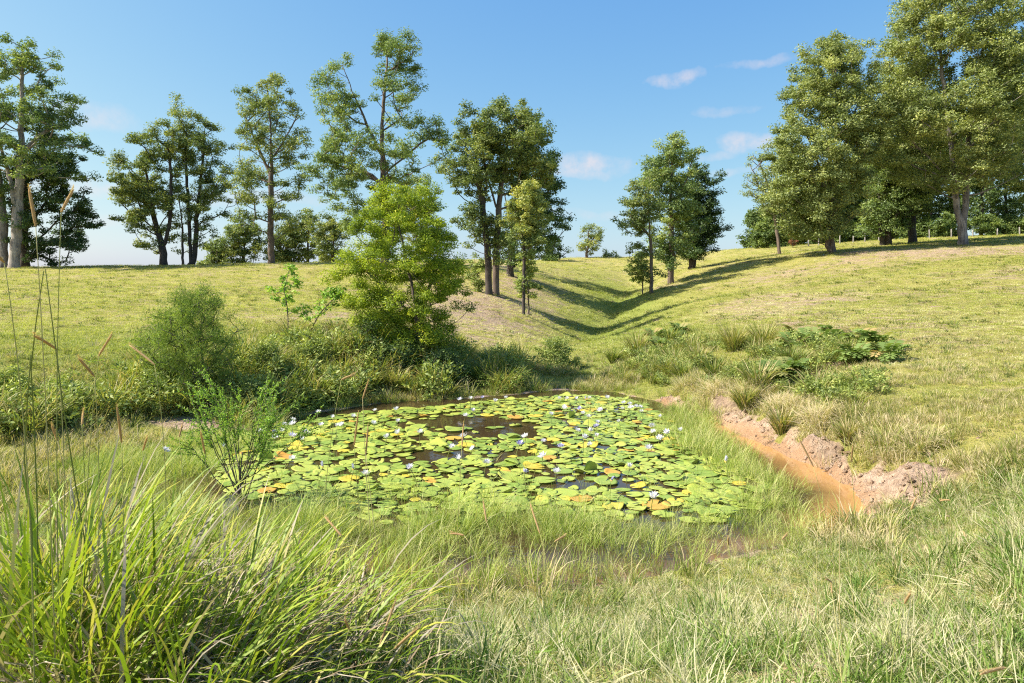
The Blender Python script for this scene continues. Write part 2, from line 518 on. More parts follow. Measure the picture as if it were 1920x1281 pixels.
ctrl += [np.array(c, float) for c in [
    (4.75, 10.8, .46), (4.95, 9.6, .46), (5.1, 8.4, .38), (4.7, 12.3, .46), (4.3, 14.3, .42), (3.2, 16.9, .22),
    # the dam wall under the camera
    (-6, 2, .95), (-3, 2, .95), (0, 1, .95), (0, 2.6, .9), (3, 2, .95), (6, 2, 1.0), (-3, 4, .6), (0, 4.2, .5), (3, 4.3, .55), (-6, 5, .5), (-9, 8, .4),
    (-10, 3, 1.0), (0, -6, .95), (12, 3, 1.3), (-12, -10, .9), (14, -10, 1.4), (-8.5, 11.3, .4), (-12, 11, .8),
    # beyond the frame
    (-45, 20, 2.0), (-60, 45, 3.8), (-70, 70, 4.6), (40, 20, 3.5), (60, 45, 6.5), (75, 80, 9.5), (-60, -30, 0), (60, -30, 2.5), (0, -40, -1),
    (-60, 105, 2.8), (-35, 100, 3.6), (-10, 110, 5.0), (12, 125, 5.8), (30, 120, 7.6), (60, 120, 9.8), (-100, 180, -2), (0, 190, 2), (90, 190, 8),
    (-200, 100, -2), (200, 100, 10), (-200, 300, -10), (0, 320, -6), (200, 300, 0), (-200, -60, -3), (200, -60, 2)]]
ctrl = np.array(ctrl)


def _tps(r2):
    return np.where(r2 > 0, 0.5 * r2 * np.log(np.maximum(r2, 1e-12)), 0)


def _fit(P, lam=0.6):
    xy = P[:, :2] / 20.0
    n = len(P)
    r2 = ((xy[:, None] - xy[None]) ** 2).sum(-1)
    A = np.zeros((n + 3, n + 3))
    A[:n, :n] = _tps(r2) + np.eye(n) * lam * 0.004
    A[:n, n] = 1
    A[:n, n + 1:] = xy
    A[n, :n] = 1
    A[n + 1:, :n] = xy.T
    return xy, np.linalg.solve(A, np.concatenate([P[:, 2], np.zeros(3)]))


_cx, _cw = _fit(ctrl)


def base_z(x, y):
    x, y = np.asarray(x, float), np.asarray(y, float)
    sh = x.shape
    q = np.stack([x.ravel(), y.ravel()], 1) / 20.0
    z = np.empty(len(q))
    for i in range(0, len(q), 20000):
        b = q[i:i + 20000]
        z[i:i + 20000] = _tps(((b[:, None] - _cx[None]) ** 2).sum(-1)) @ _cw[:-3] + _cw[-3] + b @ _cw[-2:]
    return z.reshape(sh)


def side_right(x, y):
    return sstep(2.4, 3.4, x) * sstep(6.3, 7.6, y) * (1 - sstep(14.5, 16.5, y))


GULLY = [tuple(at(px, 600, d)[:2]) + (dep,) for px, d, dep in ((1075, 21, 0), (1068, 27, .35), (1085, 33, .65), (1112, 39, .8), (1150, 48, .9), (1170, 57, 1.0), (1182, 68, .9), (1170, 82, .4), (1150, 95, 0))]


def ground_z(x, y):
    x, y = np.asarray(x, float), np.asarray(y, float)
    z = base_z(x, y)
    near = np.exp(-np.hypot(x, y - 10) / 30)
    z = z + fbm(x * .5, y * .5) * .30 * near + fbm(x * .08 + 9, y * .08) * .5 * (1 - near)
    z = z + fbm(x * 2.3 + 40, y * 2.3, 3) * .10 * near
    m = np.hypot(x, y - 10.5) < 14
    if m.any():
        xs, ys = x[m], y[m]
        sd = poly_sd(xs, ys, POND) + fbm(xs * 1.3 + 3, ys * 1.3, 3) * .35
        r = side_right(xs, ys)
        w = 1.6 - 1.05 * r + .9 * (1 - sstep(6, 8, ys))
        t = np.clip(sd / w, 0, 1)
        prof = t ** (1.0 - .45 * r)
        zb = np.maximum(z[m], .06 + .1 * t)
        rough = r * np.exp(-((sd - .35) / .45) ** 2) * fbm(xs * 3.2, ys * 3.2, 5) * .5
        zo = .012 + prof * (zb - .012) + rough * (sd > .02)
        zi = -np.minimum(.6, .32 * np.abs(sd))
        z = z.copy()
        z[m] = np.where(sd > 0, zo, zi)
    # the drain line of the gully, a soft V
    best, bd = np.full(x.shape, 1e9), np.zeros(x.shape)
    for (a, c) in zip(GULLY[:-1], GULLY[1:]):
        ex, ey = c[0] - a[0], c[1] - a[1]
        t = np.clip(((x - a[0]) * ex + (y - a[1]) * ey) / (ex * ex + ey * ey), 0, 1)
        dd = np.hypot(x - a[0] - t * ex, y - a[1] - t * ey)
        k = dd < best
        best, bd = np.where(k, dd, best), np.where(k, a[2] + t * (c[2] - a[2]), bd)
    z = z - bd * np.exp(-np.sqrt(best ** 2 + .25) / 2.3) * 1.25
    # the slumped sandy patch in the right bank
    z = z - .35 * np.exp(-(((x - 6.25) / .5) ** 2 + ((y - 13.9) / .35) ** 2))
    return z


def masks(x, y):
    x, y = np.asarray(x, float), np.asarray(y, float)
    sd = poly_sd(x, y, POND)
    r = side_right(x, y)
    soil = .95 * r * (1 - sstep(.12, .48, sd + fbm(x * 1.9 + 8, y * 1.9) * 1.5 - .25 * np.exp(-((y - 8.9) / 1.0) ** 2)))
    soil = np.maximum(soil, .75 * (1 - sstep(-.1, .22, sd + fbm(x * 2.2 + 1, y * 2.2) * .6)) * (sd > -.6))
    soil = np.maximum(soil, 1.1 * np.exp(-(((x - 6.2) / .75) ** 2 + ((y - 13.7) / .45) ** 2)))
    soil = np.maximum(soil, 1.0 * np.exp(-(((x - 4.3) / .75) ** 2 + ((y - 7.6) / .65) ** 2)))
    soil = np.maximum(soil, .8 * np.exp(-(((x + 5.5) / 1.6) ** 2 + ((y - 12.2) / .5) ** 2)))
    soil = np.maximum(soil, .40 * np.exp(-(((x - .2) / 2.2) ** 2 + ((y - 5.4) / .25) ** 2)))
    clay = r * (1 - sstep(.02, .16, sd)) + .6 * np.exp(-(((x - .2) / 2.0) ** 2 + ((y - 5.5) / .5) ** 2))
    soil = np.maximum(soil, .40 * (1 - sstep(4.5, 6, y)) * (y > -3))
    # dry straw: slope left of the gully, under the trees on the right, crest
    dry = np.full(x.shape, .24)
    def blob(cx, cy, rx, ry, s):
        return s * np.exp(-(((x - cx) / rx) ** 2 + ((y - cy) / ry) ** 2))
    dry = dry + blob(-4.5, 25, 4.5, 4.5, .55) + blob(-2.5, 36, 3.5, 8, .65) + blob(1, 46, 3, 6, .4) + blob(33, 50, 14, 5, .5) + blob(9, 30, 6, 7, .35)
    dry = dry + blob(22, 25, 10, 8, .14) + blob(14, 15, 6, 5, .15) + blob(-20, 66, 30, 3, .3) + blob(11, 56, 3, 6, .5)
    lush = blob(5.4, 36, 2.6, 13, .9) + blob(9, 56, 3, 14, .9) + blob(3, 20, 2.5, 4, .7) + blob(-8.5, 16, 5, 4.0, .8)
    dry = dry - lush * .6
    return np.clip(soil, 0, 1.2), np.clip(clay, 0, 1), dry, np.clip(lush, 0, 1)


def spaced(lo, hi, c, w, n):
    """nonuniform axis: dense around c within w"""
    t = np.linspace(-1, 1, 4001)
    g = np.sinh(t * 4.2) / np.sinh(4.2)
    xs = np.where(g < 0, c + g * (c - lo), c + g * (hi - c))
    xs = xs[(xs >= lo) & (xs <= hi)]
    return np.interp(np.linspace(0, 1, n), np.linspace(0, 1, len(xs)), xs)


def build_ground():
    o_ = 8.5 + 312 * np.linspace(0, 1, 105)[1:] ** 2.2
    gx = np.concatenate([-o_[::-1], np.linspace(-8.5, 8.5, 230), o_])
    gy = np.unique(np.concatenate([np.linspace(-60, 0, 16), np.linspace(0, 18, 215), np.linspace(18, 60, 130)[1:], 60 + 400 * np.linspace(0, 1, 60)[1:] ** 1.7]))
    X, Y = np.meshgrid(gx, gy)
    Z = ground_z(X, Y)
    n, k = X.shape
    idx = np.arange(n * k).reshape(n, k)
    q = np.stack([idx[:-1, :-1], idx[:-1, 1:], idx[1:, 1:], idx[1:, :-1]], -1).reshape(-1, 4)
    me = mesh_np('ground', np.stack([X, Y, Z], -1).reshape(-1, 3), [q], M['ground'], None, True)
    for nm, a in zip(('soil', 'clay', 'dry', 'lush'), masks(X.ravel(), Y.ravel())):
        t = me.attributes.new(nm, 'FLOAT', 'POINT')
        t.data.foreach_set('value', a.astype(np.float32))
    o = link('ground', me)
    tag(o, 'grassy paddock with a gully and eroded pond banks', 'ground', kind='structure')
    # water: cells of a grid that lie inside or just past the shore line
    gx, gy = np.arange(-8, 6, .16), np.arange(4.5, 18, .16)
    X, Y = np.meshgrid(gx, gy)
    sd = poly_sd(X, Y, POND)
    n, k = X.shape
    idx = np.arange(n * k).reshape(n, k)
    q = np.stack([idx[:-1, :-1], idx[:-1, 1:], idx[1:, 1:], idx[1:, :-1]], -1).reshape(-1, 4)
    keep = (sd.ravel()[q] < .55).all(1)
    q = q[keep]
    used, inv = np.unique(q, return_inverse=True)
    me = mesh_np('pond_water', np.stack([X, Y, 0 * X], -1).reshape(-1, 3)[used], [inv.reshape(-1, 4)], M['water'], None, True)
    x, y, s = X.ravel()[used], Y.ravel()[used], sd.ravel()[used]
    clay = side_right(x, y) * (1 - sstep(.05, .85, -s + fbm(x * 1.5, y * 1.5) * .9)) * (1 - sstep(12.3, 13.5, y))
    clay = np.maximum(clay, .32 * (1 - sstep(.1, .6, -s + fbm(x * 1.3 + 4, y * 1.3) * .8)) * (1 - sstep(6.6, 7.6, y)))
    t = me.attributes.new('clay', 'FLOAT', 'POINT')
    t.data.foreach_set('value', np.clip(clay, 0, 1).astype(np.float32))
    tag(link('pond_water', me), 'brown pond water with orange silt along the right bank', 'water', kind='structure')


build_ground()


def gz(x, y):
    return float(ground_z(np.array([x]), np.array([y]))[0])


# ------------------------------------------------------------------ trees
def leaves(rng, centers, radii, per, size, aspect, droop, flat=.6, updir=.45, vbase=None, vspread=.25, tri=False):
    """leaf faces filling clumps; returns vertices, quads and a value per leaf"""
    C = np.repeat(centers, per, 0)
    Rr = np.repeat(radii, per)[:, None]
    n = len(C)
    d = norm(rng.normal(size=(n, 3)))
    d[:, 2] = np.where(d[:, 2] < 0, d[:, 2] * .55, d[:, 2])
    rad = rng.random((n, 1)) ** .45
    p = C + d * rad * Rr * np.array([1, 1, flat])
    a = norm(rng.normal(size=(n, 3)) * np.array([1, 1, .6]) + np.array([0, 0, -droop]) + d * .35)
    nn = norm(d * .9 + np.array([0, 0, updir]) + rng.normal(size=(n, 3)) * .42)
    s = norm(np.cross(a, nn))
    L = size * rng.uniform(.65, 1.35, (n, 1))
    W = L * aspect
    if tri:
        v = np.stack([p + s * W * .55, p - s * W * .55, p + a * L * .9], 1).reshape(-1, 3)
        q = np.arange(n * 3).reshape(n, 3)
    else:
        v = np.stack([p, p + a * L * .45 + s * W * .5, p + a * L, p + a * L * .45 - s * W * .5], 1).reshape(-1, 3)
        q = np.arange(n * 4).reshape(n, 4)
    vb = rng.uniform(.25, .6, len(centers)) if vbase is None else vbase
    # young growth sits on the outside of a clump
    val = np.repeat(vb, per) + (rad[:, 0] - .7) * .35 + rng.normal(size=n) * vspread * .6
    return v, q, np.clip(val, 0, 1)


def grow(rng, trunks, targets, step, wander):
    """connect leaf targets to the trunk nodes; returns nodes and parents"""
    P, par = [], []
    for tr in trunks:
        prev = -1
        tr = np.asarray(tr)
        # pick the nearest existing node as start of a fork
        seg = np.linalg.norm(np.diff(tr, axis=0), axis=1)
        t = np.concatenate([[0], np.cumsum(seg)])
        m = max(3, int(t[-1] / step))
        tt = np.linspace(0, t[-1], m)
        # smooth the polyline a little
        pts = np.stack([np.interp(tt, t, tr[:, k]) for k in range(3)], 1)
        for _ in range(2):
            pts[1:-1] = (pts[:-2] + 2 * pts[1:-1] + pts[2:]) / 4
        pts[1:-1] += rng.normal(size=(m - 2, 3)) * step * .06
        if P:
            dd = np.linalg.norm(np.array(P) - pts[0], axis=1)
            if dd.min() < step * .8:
                prev = int(dd.argmin())
                pts = pts[1:]
        for p in pts:
            P.append(p)
            par.append(prev)
            prev = len(P) - 1
    ntr = len(P)
    axis = np.array(P)
    order = np.argsort([np.min(np.linalg.norm(axis - t, axis=1)) for t in targets])
    buf = np.empty((len(P) + len(targets) * 40, 3))
    buf[:len(P)] = P
    cnt = len(P)
    for k in order:
        t = targets[k]
        N = buf[:cnt]
        dv = t - N
        hd = np.hypot(dv[:, 0], dv[:, 1])
        dist = np.linalg.norm(dv, axis=1)
        cost = dist + 1.6 * np.maximum(0, .45 * hd - dv[:, 2]) + .12 * np.maximum(0, dv[:, 2] - 1.5 * hd - step)
        j = int(cost.argmin())
        a = N[j].copy()
        L = dist[j]
        m = max(2, min(30, int(L / step)))
        ctrlp = a + dv[j] * .5 + np.array([0, 0, -.08 * L]) + rng.normal(size=3) * L * wander
        u = np.linspace(0, 1, m + 1)[1:, None]
        pts = (1 - u) ** 2 * a + 2 * u * (1 - u) * ctrlp + u * u * t
        prev = j
        for p in pts:
            if cnt >= len(buf):
                break
            buf[cnt] = p
            par.append(prev)
            prev = cnt
            cnt += 1
    return buf[:cnt], np.array(par), ntr


def wood(geo, P, par, rbase, rtip, ntr, sides_big=9, sides=5, expo=1.85):
    n = len(P)
    kids = [[] for _ in range(n)]
    for i, p in enumerate(par):
        if p >= 0:
            kids[p].append(i)
    r = np.zeros(n)
    for i in range(n - 1, -1, -1):
        s = sum(r[c] ** expo for c in kids[i])
        r[i] = (s + (1.0 if not kids[i] else .012)) ** (1 / expo)
    roots = [i for i in range(n) if par[i] < 0]
    for rt in roots:
        pass
    k = rbase / max(r[i] for i in roots)
    r = np.maximum(r * k, rtip)
    # trunks taper steadily, with a flare at the foot
    for i in range(ntr):
        pass
    for rt in roots:
        r[rt] *= 1.2
    start = [(-1, rt) for rt in roots]
    while start:
        p0, i = start.pop()
        chain = [p0, i] if p0 >= 0 else [i]
        while kids[i]:
            ks = sorted(kids[i], key=lambda c: -r[c])
            for c in ks[1:]:
                start.append((i, c))
            i = ks[0]
            chain.append(i)
        if len(chain) < 2:
            continue
        rr = r[chain].copy()
        if p0 >= 0:
            rr[0] = rr[1]
        tube(geo, P[chain], rr, sides_big if rr[0] > rbase * .35 else sides, .5)


def tree(name, label, trunks_px, d, profile, n_clumps, per, leafm, barkm, r_trunk, clump=1.0, leaf=.26, aspect=.45, droop=.35, seed=1,
         group=None, cat='tree', shell=.38, depth=.85, vrange=(.2, .65), flat=.85, min_gap=.8, wander=.10, crown_name='crown', updir=.45,
         trunk_name='trunk', z_sink=.05, tdep=None, gap_noise=.0, bough=4.0, fine=.76, more=.86, thick=2.2):
    """profile: rows (py, px left, px right) of the crown's outline; trunks: pixel polylines, the first starting on the ground"""
    rng = np.random.default_rng(seed)
    b = at(trunks_px[0][0][0], trunks_px[0][0][1], d)
    b[2] = gz(b[0], b[1]) - z_sink
    trs = []
    for i, tr in enumerate(trunks_px):
        pts = np.array([at(p[0], p[1], d) for p in tr])
        dd = (tdep[i] if tdep else rng.normal() * .25 * (i > 0))
        h = np.linspace(0, 1, len(pts))
        pts[:, 1] += dd * h + np.cumsum(rng.normal(size=len(pts)) * .12) * (h > 0)
        if i == 0 or abs(tr[0][1] - trunks_px[0][0][1]) < 6:
            pts[0, 2] = b[2] if i == 0 else gz(pts[0, 0], pts[0, 1]) - z_sink
        trs.append(pts)
    prof = np.array([[at(0, r[0], d)[2], at(r[1], 0, d)[0], at(r[2], 0, d)[0]] for r in profile])
    prof = prof[np.argsort(prof[:, 0])]
    zz, xl, xr = prof.T
    wgt = np.maximum(xr - xl, .1)
    cdfz = np.linspace(zz[0], zz[-1], 200)
    w = np.interp(cdfz, zz, wgt)
    w = np.cumsum(w ** 1.05)
    w = w / w[-1]
    B, tries = [], 0
    ph = rng.random(2) * 50
    nb = max(4, int(n_clumps * thick / bough))
    RB = clump * (1.35 if d > 30 else 1.1)
    gap = RB * .82 * min_gap
    ends = [tr[-1] for tr in trs]
    for e in ends:
        B.append(e)
    while len(B) < nb and tries < nb * 200:
        tries += 1
        if tries % (nb * 12) == 0:
            gap *= .9
        z = np.interp(rng.random(), w, cdfz)
        l, r_ = np.interp(z, zz, xl), np.interp(z, zz, xr)
        cx, hw = (l + r_) / 2, max((r_ - l) / 2 - RB * .42, .1)
        th = rng.random() * 2 * math.pi
        rr = rng.random() ** shell
        p = np.array([cx + hw * rr * math.cos(th), b[1] + hw * depth * rr * math.sin(th), z - RB * .45])
        if gap_noise and float(vnoise(np.array([p[0] * .45 + ph[0]]), np.array([p[2] * .45 + p[1] * .3 + ph[1]]))[0]) < gap_noise:
            continue
        if B and np.min(np.linalg.norm((np.array(B) - p) * [1, 1, 1.35], axis=1)) < gap:
            continue
        B.append(p)
    T, TB = [], []
    for p in B:
        vb = rng.uniform(vrange[0], vrange[1])
        sz = rng.uniform(.7, 1.2)
        for q in range(max(2, int(round(bough * rng.uniform(.7, 1.3))))):
            dv = norm(rng.normal(size=3)) * np.array([1, 1, .95])
            dv[2] = dv[2] if dv[2] > -.35 else -dv[2] * .3
            T.append(p + dv * RB * sz * rng.uniform(.35, 1.0))
            TB.append(vb + rng.normal() * .06)
    T, TB = np.array(T), np.array(TB)
    allP, par, ntr = grow(rng, trs, T, max(.25, clump * .5) if r_trunk > .1 else max(.08, clump * .4), wander)
    root = empty(name, b)
    tag(root, label, cat, group)
    g = Geo()
    wood(g, allP - b, par, r_trunk * .84, max(.006, r_trunk * .04), ntr)
    link(trunk_name, g.mesh(trunk_name, barkm, True), root)
    rad = clump * (rng.uniform(.36, .78, len(T)) if d > 30 else rng.uniform(.5, 1.0, len(T)))
    # a few leaf sprays along the outer boughs too
    far = d > 30
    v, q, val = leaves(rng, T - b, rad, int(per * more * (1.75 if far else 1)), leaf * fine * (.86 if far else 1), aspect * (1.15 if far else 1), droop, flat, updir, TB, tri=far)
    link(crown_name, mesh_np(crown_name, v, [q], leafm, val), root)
    return root


ORD = ['first', 'second', 'third', 'fourth', 'fifth', 'sixth', 'seventh', 'eighth', 'ninth', 'tenth', 'eleventh', 'twelfth', 'thirteenth', 'fourteenth', 'fifteenth', 'sixteenth',
       'seventeenth', 'eighteenth', 'nineteenth', 'twentieth', 'twenty-first', 'twenty-second']


def build_trees():
    G = M['gum']
    # ---- left edge of the picture
    tree('gum_tree', 'tall pale-trunked gum at the far left edge of the picture', [[(26, 502), (30, 380), (36, 280), (38, 180), (40, 105)], [(30, 390), (15, 330), (0, 270)], [(36, 300), (60, 260), (95, 235)]],
         60, [(60, 8, 80), (95, -25, 112), (150, -50, 138), (200, -60, 152), (250, -70, 168), (300, -60, 182), (335, -40, 160)], 105, 95, M['gum_green'], M['bark_pale'], .50,
         1.05, .30, .45, .4, 11, 'gums along the left crest', gap_noise=.12, thick=2.5)
    tree('gum_tree', 'leaning grey gum cut off by the left edge, beside the pale-trunked gum', [[(6, 503), (4, 420), (-8, 330), (-30, 250), (-50, 180)]],
         61, [(120, -130, -20), (200, -150, 20), (260, -150, 30), (330, -130, 25), (380, -90, 20)], 50, 80, G, M['bark_grey'], .42, 1.1, .30, .45, .4, 12, 'gums along the left crest')
    tree('dark_tree', 'dense dark-leaved tree with drooping skirts right behind the pale-trunked gum', [[(46, 502), (48, 440), (52, 360), (58, 280)], [(40, 502), (36, 430), (30, 350)]],
         63.5, [(235, 30, 100), (280, 12, 140), (330, 4, 165), (380, 2, 182), (420, 5, 182), (450, 30, 170), (472, 70, 150), (484, 90, 130)], 120, 110, M['dark'], M['bark_dark'], .55,
         1.15, .28, .5, .55, 13, None, vrange=(.1, .55))
    # ---- the crest
    tree('gum_tree', 'round-crowned gum forking low, leftmost on the open crest', [[(307, 497), (306, 466), (290, 420), (276, 360), (270, 300)], [(306, 466), (321, 420), (323, 350), (318, 275)]],
         68, [(222, 285, 338), (245, 250, 350), (280, 226, 348), (320, 205, 345), (360, 203, 340), (400, 214, 330), (430, 232, 318), (458, 262, 300)], 115, 105, G, M['bark_dark'], .42,
         1.1, .30, .45, .35, 21, 'gums along the left crest', vrange=(.2, .75), gap_noise=.16)
    tree('gum_tree', 'taller twin-stemmed gum touching the round-crowned gum on the crest', [[(357, 495), (357, 400), (351, 300), (352, 228)], [(363, 495), (369, 400), (379, 310), (386, 250)]],
         69, [(195, 330, 375), (220, 322, 408), (260, 330, 425), (300, 330, 436), (340, 332, 440), (380, 340, 440), (415, 350, 415), (445, 352, 400), (465, 356, 390)], 92, 85, G, M['bark_dark'], .36,
         1.1, .30, .42, .4, 22, 'gums along the left crest', gap_noise=.36)
    tree('slender_tree', 'thin sparse sapling gum between the two crowded gums on the crest', [[(343, 495), (342, 430), (337, 360)]], 70,
         [(340, 328, 352), (390, 326, 358), (440, 330, 360), (470, 333, 362)], 16, 50, G, M['bark_brown'], .15, .8, .28, .45, .35, 23, 'gums along the left crest')
    tree('gum_tree', 'lone straight-trunked gum with a high layered crown on the crest', [[(508, 497), (508, 400), (510, 310), (508, 230), (502, 165)], [(509, 330), (480, 270), (460, 215)], [(509, 300), (540, 250), (560, 205)]],
         66, [(140, 480, 532), (160, 442, 556), (200, 424, 576), (240, 428, 598), (275, 440, 594), (305, 410, 592), (335, 410, 582), (365, 420, 576), (400, 424, 556), (425, 432, 550)], 112, 80, G, M['bark_brown'], .36,
         1.1, .30, .42, .4, 24, 'gums along the left crest', gap_noise=.42, shell=.3)
    tree('gum_tree', 'tallest gum of the crest, wide airy crown behind the bright green bush', [[(722, 502), (722, 420), (721, 335), (717, 260), (722, 180), (728, 95)], [(720, 300), (690, 240), (660, 170), (640, 120)], [(720, 330), (760, 290), (800, 260)], [(721, 345), (680, 320), (630, 310)]],
         58, [(52, 655, 762), (80, 640, 790), (120, 602, 796), (160, 592, 802), (200, 600, 822), (240, 588, 850), (280, 572, 858), (310, 574, 836), (340, 574, 806), (372, 590, 795), (400, 610, 780), (430, 650, 770)], 180, 95, M['gum_green'], M['bark_brown'], .46,
         1.12, .28, .42, .4, 25, 'gums along the left crest', gap_noise=.42, shell=.3)
    # ---- trees standing beyond the crest
    spots = [(412, 440, 36, 96, 'low spreading tree behind the crest, leftmost of the hazy row'), (455, 405, 40, 98, 'feathery tree behind the crest left of the lone straight gum'),
             (532, 412, 34, 99, 'rounded tree behind the crest just right of the lone straight gum'), (575, 398, 44, 100, 'broad olive tree behind the crest, highest of the hazy row'),
             (622, 395, 40, 96, 'olive tree behind the crest half hidden by the tallest gum'), (785, 330, 50, 92, 'dark tree behind the crest between the tallest gum and the gully clump')]
    for i, (x, top, hw, d, lab) in enumerate(spots):
        tree('distant_tree', lab, [[(x, 512), (x + 2, 480), (x + 4, top + 35)], [(x + 2, 485), (x - 14, top + 45)]], d,
             [(top, x - hw * .4, x + hw * .4), (top + 20, x - hw * .9, x + hw * .9), (top + 50, x - hw, x + hw), (top + 75, x - hw * .85, x + hw * .85), (500, x - hw * .5, x + hw * .5)],
             46 if i < 5 else 70, 70, M['gum'], M['bark_brown'], .3, 1.35, .42, .5, .2, 40 + i, 'trees beyond the crest', vrange=(.25, .75))
    # ---- clump on the gully's left flank
    tree('gum_tree', 'left gum of the close pair on the gully slope', [[(917, 554), (915, 470), (906, 400), (896, 320), (890, 240)]], 40,
         [(195, 872, 940), (230, 850, 950), (270, 836, 950), (310, 830, 945), (350, 835, 935), (400, 855, 925), (440, 880, 930)], 85, 85, G, M['bark_dark'], .24,
         .75, .22, .45, .4, 51, 'gums in the clump on the gully slope', gap_noise=.26)
    tree('gum_tree', 'right gum of the close pair on the gully slope', [[(930, 554), (931, 470), (936, 380), (946, 300), (957, 235)], [(935, 400), (915, 340), (905, 280)]], 40.5,
         [(180, 905, 960), (215, 888, 1005), (255, 892, 1038), (300, 895, 1045), (350, 890, 1040), (400, 890, 1030), (440, 895, 990), (470, 900, 960)], 120, 85, G, M['bark_brown'], .24,
         .75, .22, .45, .4, 52, 'gums in the clump on the gully slope', gap_noise=.26)
    tree('gum_tree', 'dark gum at the back of the clump on the gully slope', [[(957, 517), (959, 440), (975, 360), (1000, 285)], [(958, 440), (950, 380), (940, 330)]], 50,
         [(215, 965, 1030), (250, 950, 1045), (300, 950, 1050), (350, 960, 1056), (400, 940, 1062), (440, 925, 1056), (475, 935, 1030)], 115, 85, M['dark'], M['bark_dark'], .3,
         .95, .26, .45, .45, 53, 'gums in the clump on the gully slope', vrange=(.3, .85))
    tree('slender_tree', 'slim dark-stemmed tree standing lowest in front of the gully clump', [[(982, 585), (983, 480), (986, 400), (990, 350)]], 35,
         [(332, 975, 1008), (360, 958, 1030), (400, 952, 1034), (440, 958, 1025), (475, 966, 1008)], 46, 75, G, M['bark_dark'], .10,
         .55, .19, .5, .35, 54, vrange=(.35, .9))
    tree('sapling', 'pale green sapling crowding the foot of the gully clump', [[(992, 575), (990, 540), (985, 500)]], 35.5,
         [(470, 975, 1000), (500, 962, 1018), (530, 965, 1020), (555, 975, 1005)], 26, 70, M['shrub'], M['twig'], .05, .4, .16, .5, .2, 55, None, vrange=(.4, .9))
    tree('sapling', 'small dark sapling left of the close pair on the gully slope', [[(898, 558), (897, 530), (893, 505)]], 41,
         [(480, 885, 905), (510, 875, 912), (545, 882, 908)], 18, 60, M['shrub'], M['twig'], .05, .45, .18, .5, .2, 56, None)
    tree('distant_tree', 'dark rounded tree beyond the crest right of the gully clump', [[(1033, 492), (1034, 475), (1035, 465)]], 92,
         [(445, 1022, 1046), (462, 1008, 1060), (482, 1010, 1062)], 20, 60, M['dark'], M['bark_dark'], .25, 1.0, .35, .5, .2, 57, 'trees beyond the crest', vrange=(.3, .8))
    tree('distant_tree', 'small solitary sparse tree on the skyline at the head of the gully', [[(1100, 487), (1101, 460), (1103, 435)], [(1101, 465), (1118, 440)]], 98,
         [(416, 1090, 1120), (434, 1076, 1138), (454, 1080, 1138), (470, 1092, 1116)], 28, 38, M['gum'], M['bark_brown'], .22, 1.0, .36, .45, .3, 58, None)
    tree('distant_shrub', 'low shrubs on the skyline beside the solitary sparse tree', [[(1140, 486), (1140, 480)]], 99,
         [(474, 1130, 1165), (484, 1120, 1170)], 12, 40, M['gum'], M['twig'], .08, .8, .35, .5, .2, 59, None, cat='shrub')
    # ---- clump on the gully's right flank
    tree('slender_tree', 'slim sparse gum at the left front of the right gully clump', [[(1222, 542), (1221, 470), (1215, 400), (1205, 340)], [(1218, 440), (1195, 420), (1175, 395)]], 52,
         [(322, 1196, 1236), (360, 1170, 1240), (400, 1155, 1240), (440, 1172, 1238), (480, 1180, 1238), (512, 1190, 1235)], 60, 62, G, M['bark_brown'], .17,
         .8, .24, .45, .35, 61, 'gums in the right gully clump', gap_noise=.34)
    tree('gum_tree', 'tall leafy gum in the middle of the right gully clump', [[(1258, 530), (1258, 460), (1255, 380), (1258, 300), (1262, 262)], [(1256, 400), (1285, 340), (1298, 290)]], 56,
         [(243, 1226, 1270), (265, 1216, 1308), (292, 1202, 1320), (330, 1196, 1316), (370, 1196, 1312), (410, 1206, 1312), (450, 1214, 1302), (490, 1226, 1282)], 120, 90, M['gum_green'], M['bark_brown'], .3,
         .95, .26, .45, .4, 62, 'gums in the right gully clump', vrange=(.3, .9))
    tree('dark_tree', 'dense dark multi-stemmed tree at the right of the right gully clump', [[(1296, 505), (1294, 460), (1285, 400), (1290, 340)], [(1300, 505), (1306, 450), (1320, 390)]], 62,
         [(298, 1288, 1328), (340, 1276, 1345), (380, 1268, 1356), (420, 1262, 1356), (450, 1266, 1346), (474, 1272, 1334)], 105, 95, M['dark'], M['bark_dark'], .36,
         1.0, .27, .5, .45, 63, None, vrange=(.15, .6))
    tree('sapling', 'small leafy sapling at the left foot of the right gully clump', [[(1205, 535), (1204, 510), (1200, 490)]], 53,
         [(470, 1190, 1212), (495, 1180, 1220), (520, 1185, 1218)], 18, 60, M['shrub'], M['twig'], .06, .55, .22, .5, .2, 64, None)
    # ---- the right-hand stand
    O = M['olive']
    tree('gum_tree', 'large olive gum with a domed crown, left of the right-hand stand', [[(1560, 476), (1559, 400), (1555, 300), (1560, 200), (1572, 115)], [(1553, 476), (1551, 400), (1535, 320), (1510, 250)], [(1556, 330), (1590, 260), (1610, 190)]],
         55, [(65, 1562, 1622), (88, 1505, 1640), (130, 1478, 1650), (180, 1466, 1652), (230, 1450, 1650), (280, 1434, 1645), (320, 1424, 1635), (360, 1426, 1625), (400, 1442, 1605), (430, 1472, 1585)], 250, 115, O, M['bark_brown'], .36,
         1.15, .27, .45, .35, 71, 'gums of the right-hand stand', thick=3.0, shell=.3)
    tree('gum_tree', 'low twin-trunked dark gum between the domed gum and the big forked gum', [[(1654, 463), (1652, 425), (1645, 380), (1650, 330)], [(1665, 463), (1667, 410), (1680, 350), (1690, 310)]],
         62, [(290, 1650, 1715), (340, 1622, 1728), (380, 1612, 1725), (415, 1618, 1705), (435, 1640, 1690)], 90, 95, M['gum_green'], M['bark_dark'], .36, 1.1, .28, .45, .3, 72, 'gums of the right-hand stand', thick=2.9)
